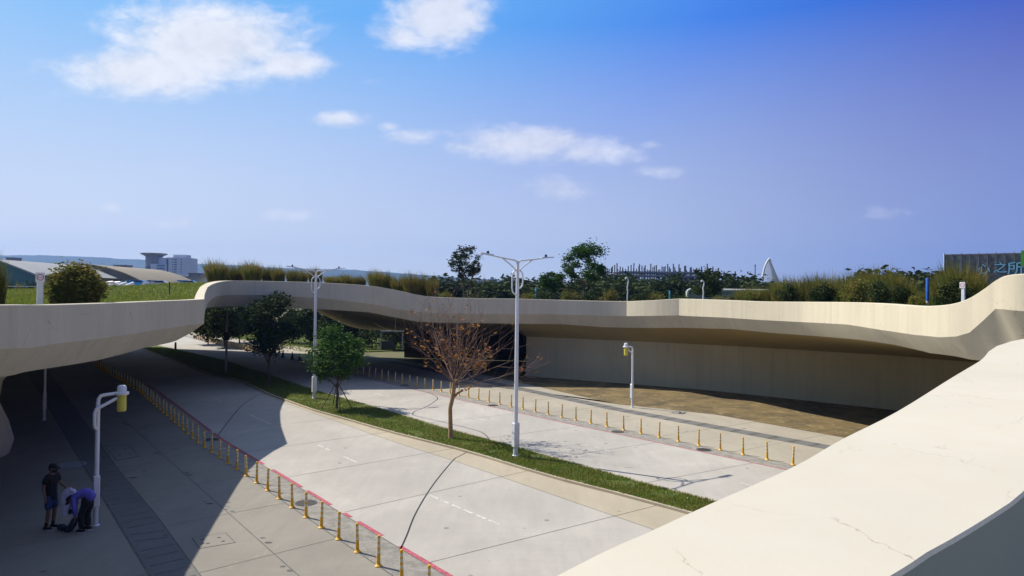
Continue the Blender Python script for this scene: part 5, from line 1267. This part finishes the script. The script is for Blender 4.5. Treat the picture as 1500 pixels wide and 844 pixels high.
B = [[((0, 0, 1.02), (.105, .14)), ((0, 0, .86), (.118, .155))]]
for s in (-1, 1): B.append([((0, 0, .86), (.118, .155)), ((.01, s*.095, .74), .098), ((.02, s*.108, .52), .088)])
skin('shorts', *chains(*B), M['bluecloth'], r1)
head_parts(r1, (.045, 0, 1.60), (1, 0, -.05), M['blackcloth'], True)
for s in (-1, 1):
    mb = MB(); mb.lathe([(.046, .06), (.046, .17), (.042, .2)], (-.025, s*.11, 0), 12); mb.build('sock', M['blackcloth'], r1, 50); shoe(r1, -.06, s*.115, 1)
# garment held out by the standing person
hw = Vector((ps.x, ps.y, 0)) + Matrix.Rotation(R(-8), 3, 'Z') @ Vector((.46, .10, 0))
r = empty('white_shirt', (hw.x, hw.y, 0), R(-8)); tag(r, 'white shirt hanging from the hand of the standing person', 'shirt')
mb = MB(); nx, nz2 = 15, 15; vs = []
for side in (0, 1):
    for j in range(nz2):
        t = j/(nz2-1); z = 1.10-.74*t; w = .10+.10*min(1, t*2.2)+.03*t
        for i in range(nx):
            s = -1+2*i/(nx-1); fold = .035*math.sin(s*7+t*2)*(.3+t)+.02*math.sin(s*15+1)
            vs.append((s*w+.03*t-.02, (-.025 if side else .025)*(1-abs(s)**3)+fold, z - .02*abs(s)*t - .05*abs(s)*(1-t)))
q = nx*nz2
mb.add(vs, [(j*nx+i, j*nx+i+1, (j+1)*nx+i+1, (j+1)*nx+i) for j in range(nz2-1) for i in range(nx-1)]+[(q+j*nx+i, q+(j+1)*nx+i, q+(j+1)*nx+i+1, q+j*nx+i+1) for j in range(nz2-1) for i in range(nx-1)]
       +[(j*nx+e, (j+1)*nx+e, q+(j+1)*nx+e, q+j*nx+e) for j in range(nz2-1) for e in (0, nx-1)])
fixn(mb.build('torso', M['whitecloth'], r, 80))
for s in (-1, 1): mb = MB(); mb.tube([(s*.09, 0, 1.02), (s*.17, .0, .92), (s*.20, .01, .76), (s*.20, .02, .66)], [.05, .055, .055, .06], 10); mb.build('sleeve', M['whitecloth'], r, 60)
pb = G(122, 778); r2 = empty('person', (pb.x, pb.y, 0), R(-6)); tag(r2, 'person in violet-blue shirt and black trousers bending down beside the white lamp', 'person')
hip = ((.17, 0, .90), (.115, .135)); mid_ = ((.02, 0, 1.0), (.115, .14)); sh_ = ((-.17, 0, .97), (.10, .14)); nk2 = (-.27, 0, .90)
B = [[hip, mid_, sh_, (nk2, .052)]] + head_chain(nk2, (-.36, 0, .79), (-.62, 0, -.62))
for s in (-1, 1): B.append([hip, ((.13, s*.09, .82), .09), ((.0, s*.11, .47), .06), ((.05, s*.115, .09), .038), ((-.07, s*.125, .045), (.035, .03))])
for s, wx in ((-1, -.10), (1, -.2)):
    B.append([sh_, ((-.16, s*.17, .90), .056), ((-.09, s*.215, .63), .041), ((wx, s*.16, .40), .027)]); B += hand((wx, s*.16, .40), (-.25, 0, -1), (1, 0, 0))
skin('body', *chains(*B), M['skin'], r2)
B = [[((.30, 0, .84), (.115, .15)), ((.14, 0, .95), (.135, .16)), ((.02, 0, 1.01), (.135, .165)), ((-.16, 0, .98), (.115, .15)), ((-.245, 0, .915), .066)]]
for s, wx in ((-1, -.10), (1, -.2)): B.append([((-.16, 0, .98), (.115, .15)), ((-.16, s*.175, .90), .074), ((-.09, s*.217, .63), .060), ((wx+.01, s*.165, .44), .045)])
skin('shirt', *chains(*B), M['purple'], r2)
B = [[((.08, 0, 1.0), (.11, .135)), ((.16, 0, .82), (.12, .15))]]
for s in (-1, 1): B.append([((.16, 0, .82), (.12, .15)), ((.12, s*.095, .72), .108), ((.01, s*.112, .46), .088), ((.05, s*.117, .09), .078)])
skin('trousers', *chains(*B), M['blackcloth'], r2)
head_parts(r2, (-.36, 0, .79), (-.62, 0, -.62), M['blackcloth'], False)
for s in (-1, 1): shoe(r2, .08, s*.12, -1)
cp = Vector((pb.x-.30, pb.y-.03, .52)); r = empty('camera', cp); tag(r, 'small black camera hanging on a strap from the bending person', 'camera')
mb = MB(); mb.box((-.07, -.04, -.05), (.07, .04, .05), .012); bd = mb.build('camera_body', M['black'], r); mb = MB(); mb.tube([(0, -.04, 0), (0, -.1, -.02)], .035, 12); mb.build('lens', M['dark'], r)
mb = MB(); mb.tube([(-.06, 0, .04), (-.03, .05, .2), (.0, .07, .36)], .008, 5); mb.tube([(.06, 0, .04), (.05, -.05, .2), (.04, -.06, .36)], .008, 5); mb.build('strap', M['black'], r)
a = G(86, 775); b = Vector((pb.x-.13, pb.y-.1, .36)); mb = MB(); n = 16; P = []; rad = []
for i in range(n):
    t = i/(n-1); q = Vector((a.x, a.y, .07)).lerp(Vector((b.x-.12, b.y, .06)), min(1, t*1.45)); q.z = .07+max(0, t-.62)**1.2*.95; q.x += max(0, t-.69)*.3; P.append(q); rad.append(.05+.035*math.sin(t*9)**2+.02*random.random())
mb.tube(P, rad, 9); o = mb.build('dark_jacket', M['navy'], None, 80); tag(o, 'dark crumpled jacket trailing on the ground under the bending person', 'jacket')
# ---------------------------------------------------------------- air
HZ = 0.00019
mb = MB(); mb.box((-3000, -60, -1.5), (3000, 3050, 215)); hz = mb.build('haze', bpy.data.materials.new('haze_air')); hm = hz.data.materials[0]; hm.use_nodes = True; ht = hm.node_tree; ht.nodes.clear()
vo_ = ht.nodes.new('ShaderNodeVolumePrincipled'); vo_.inputs['Density'].default_value = HZ; vo_.inputs['Color'].default_value = (.25, .48, 1.0, 1); vo_.inputs['Anisotropy'].default_value = .2
oo = ht.nodes.new('ShaderNodeOutputMaterial'); ht.links.new(vo_.outputs[0], oo.inputs['Volume']); tag(hz, kind='stuff')
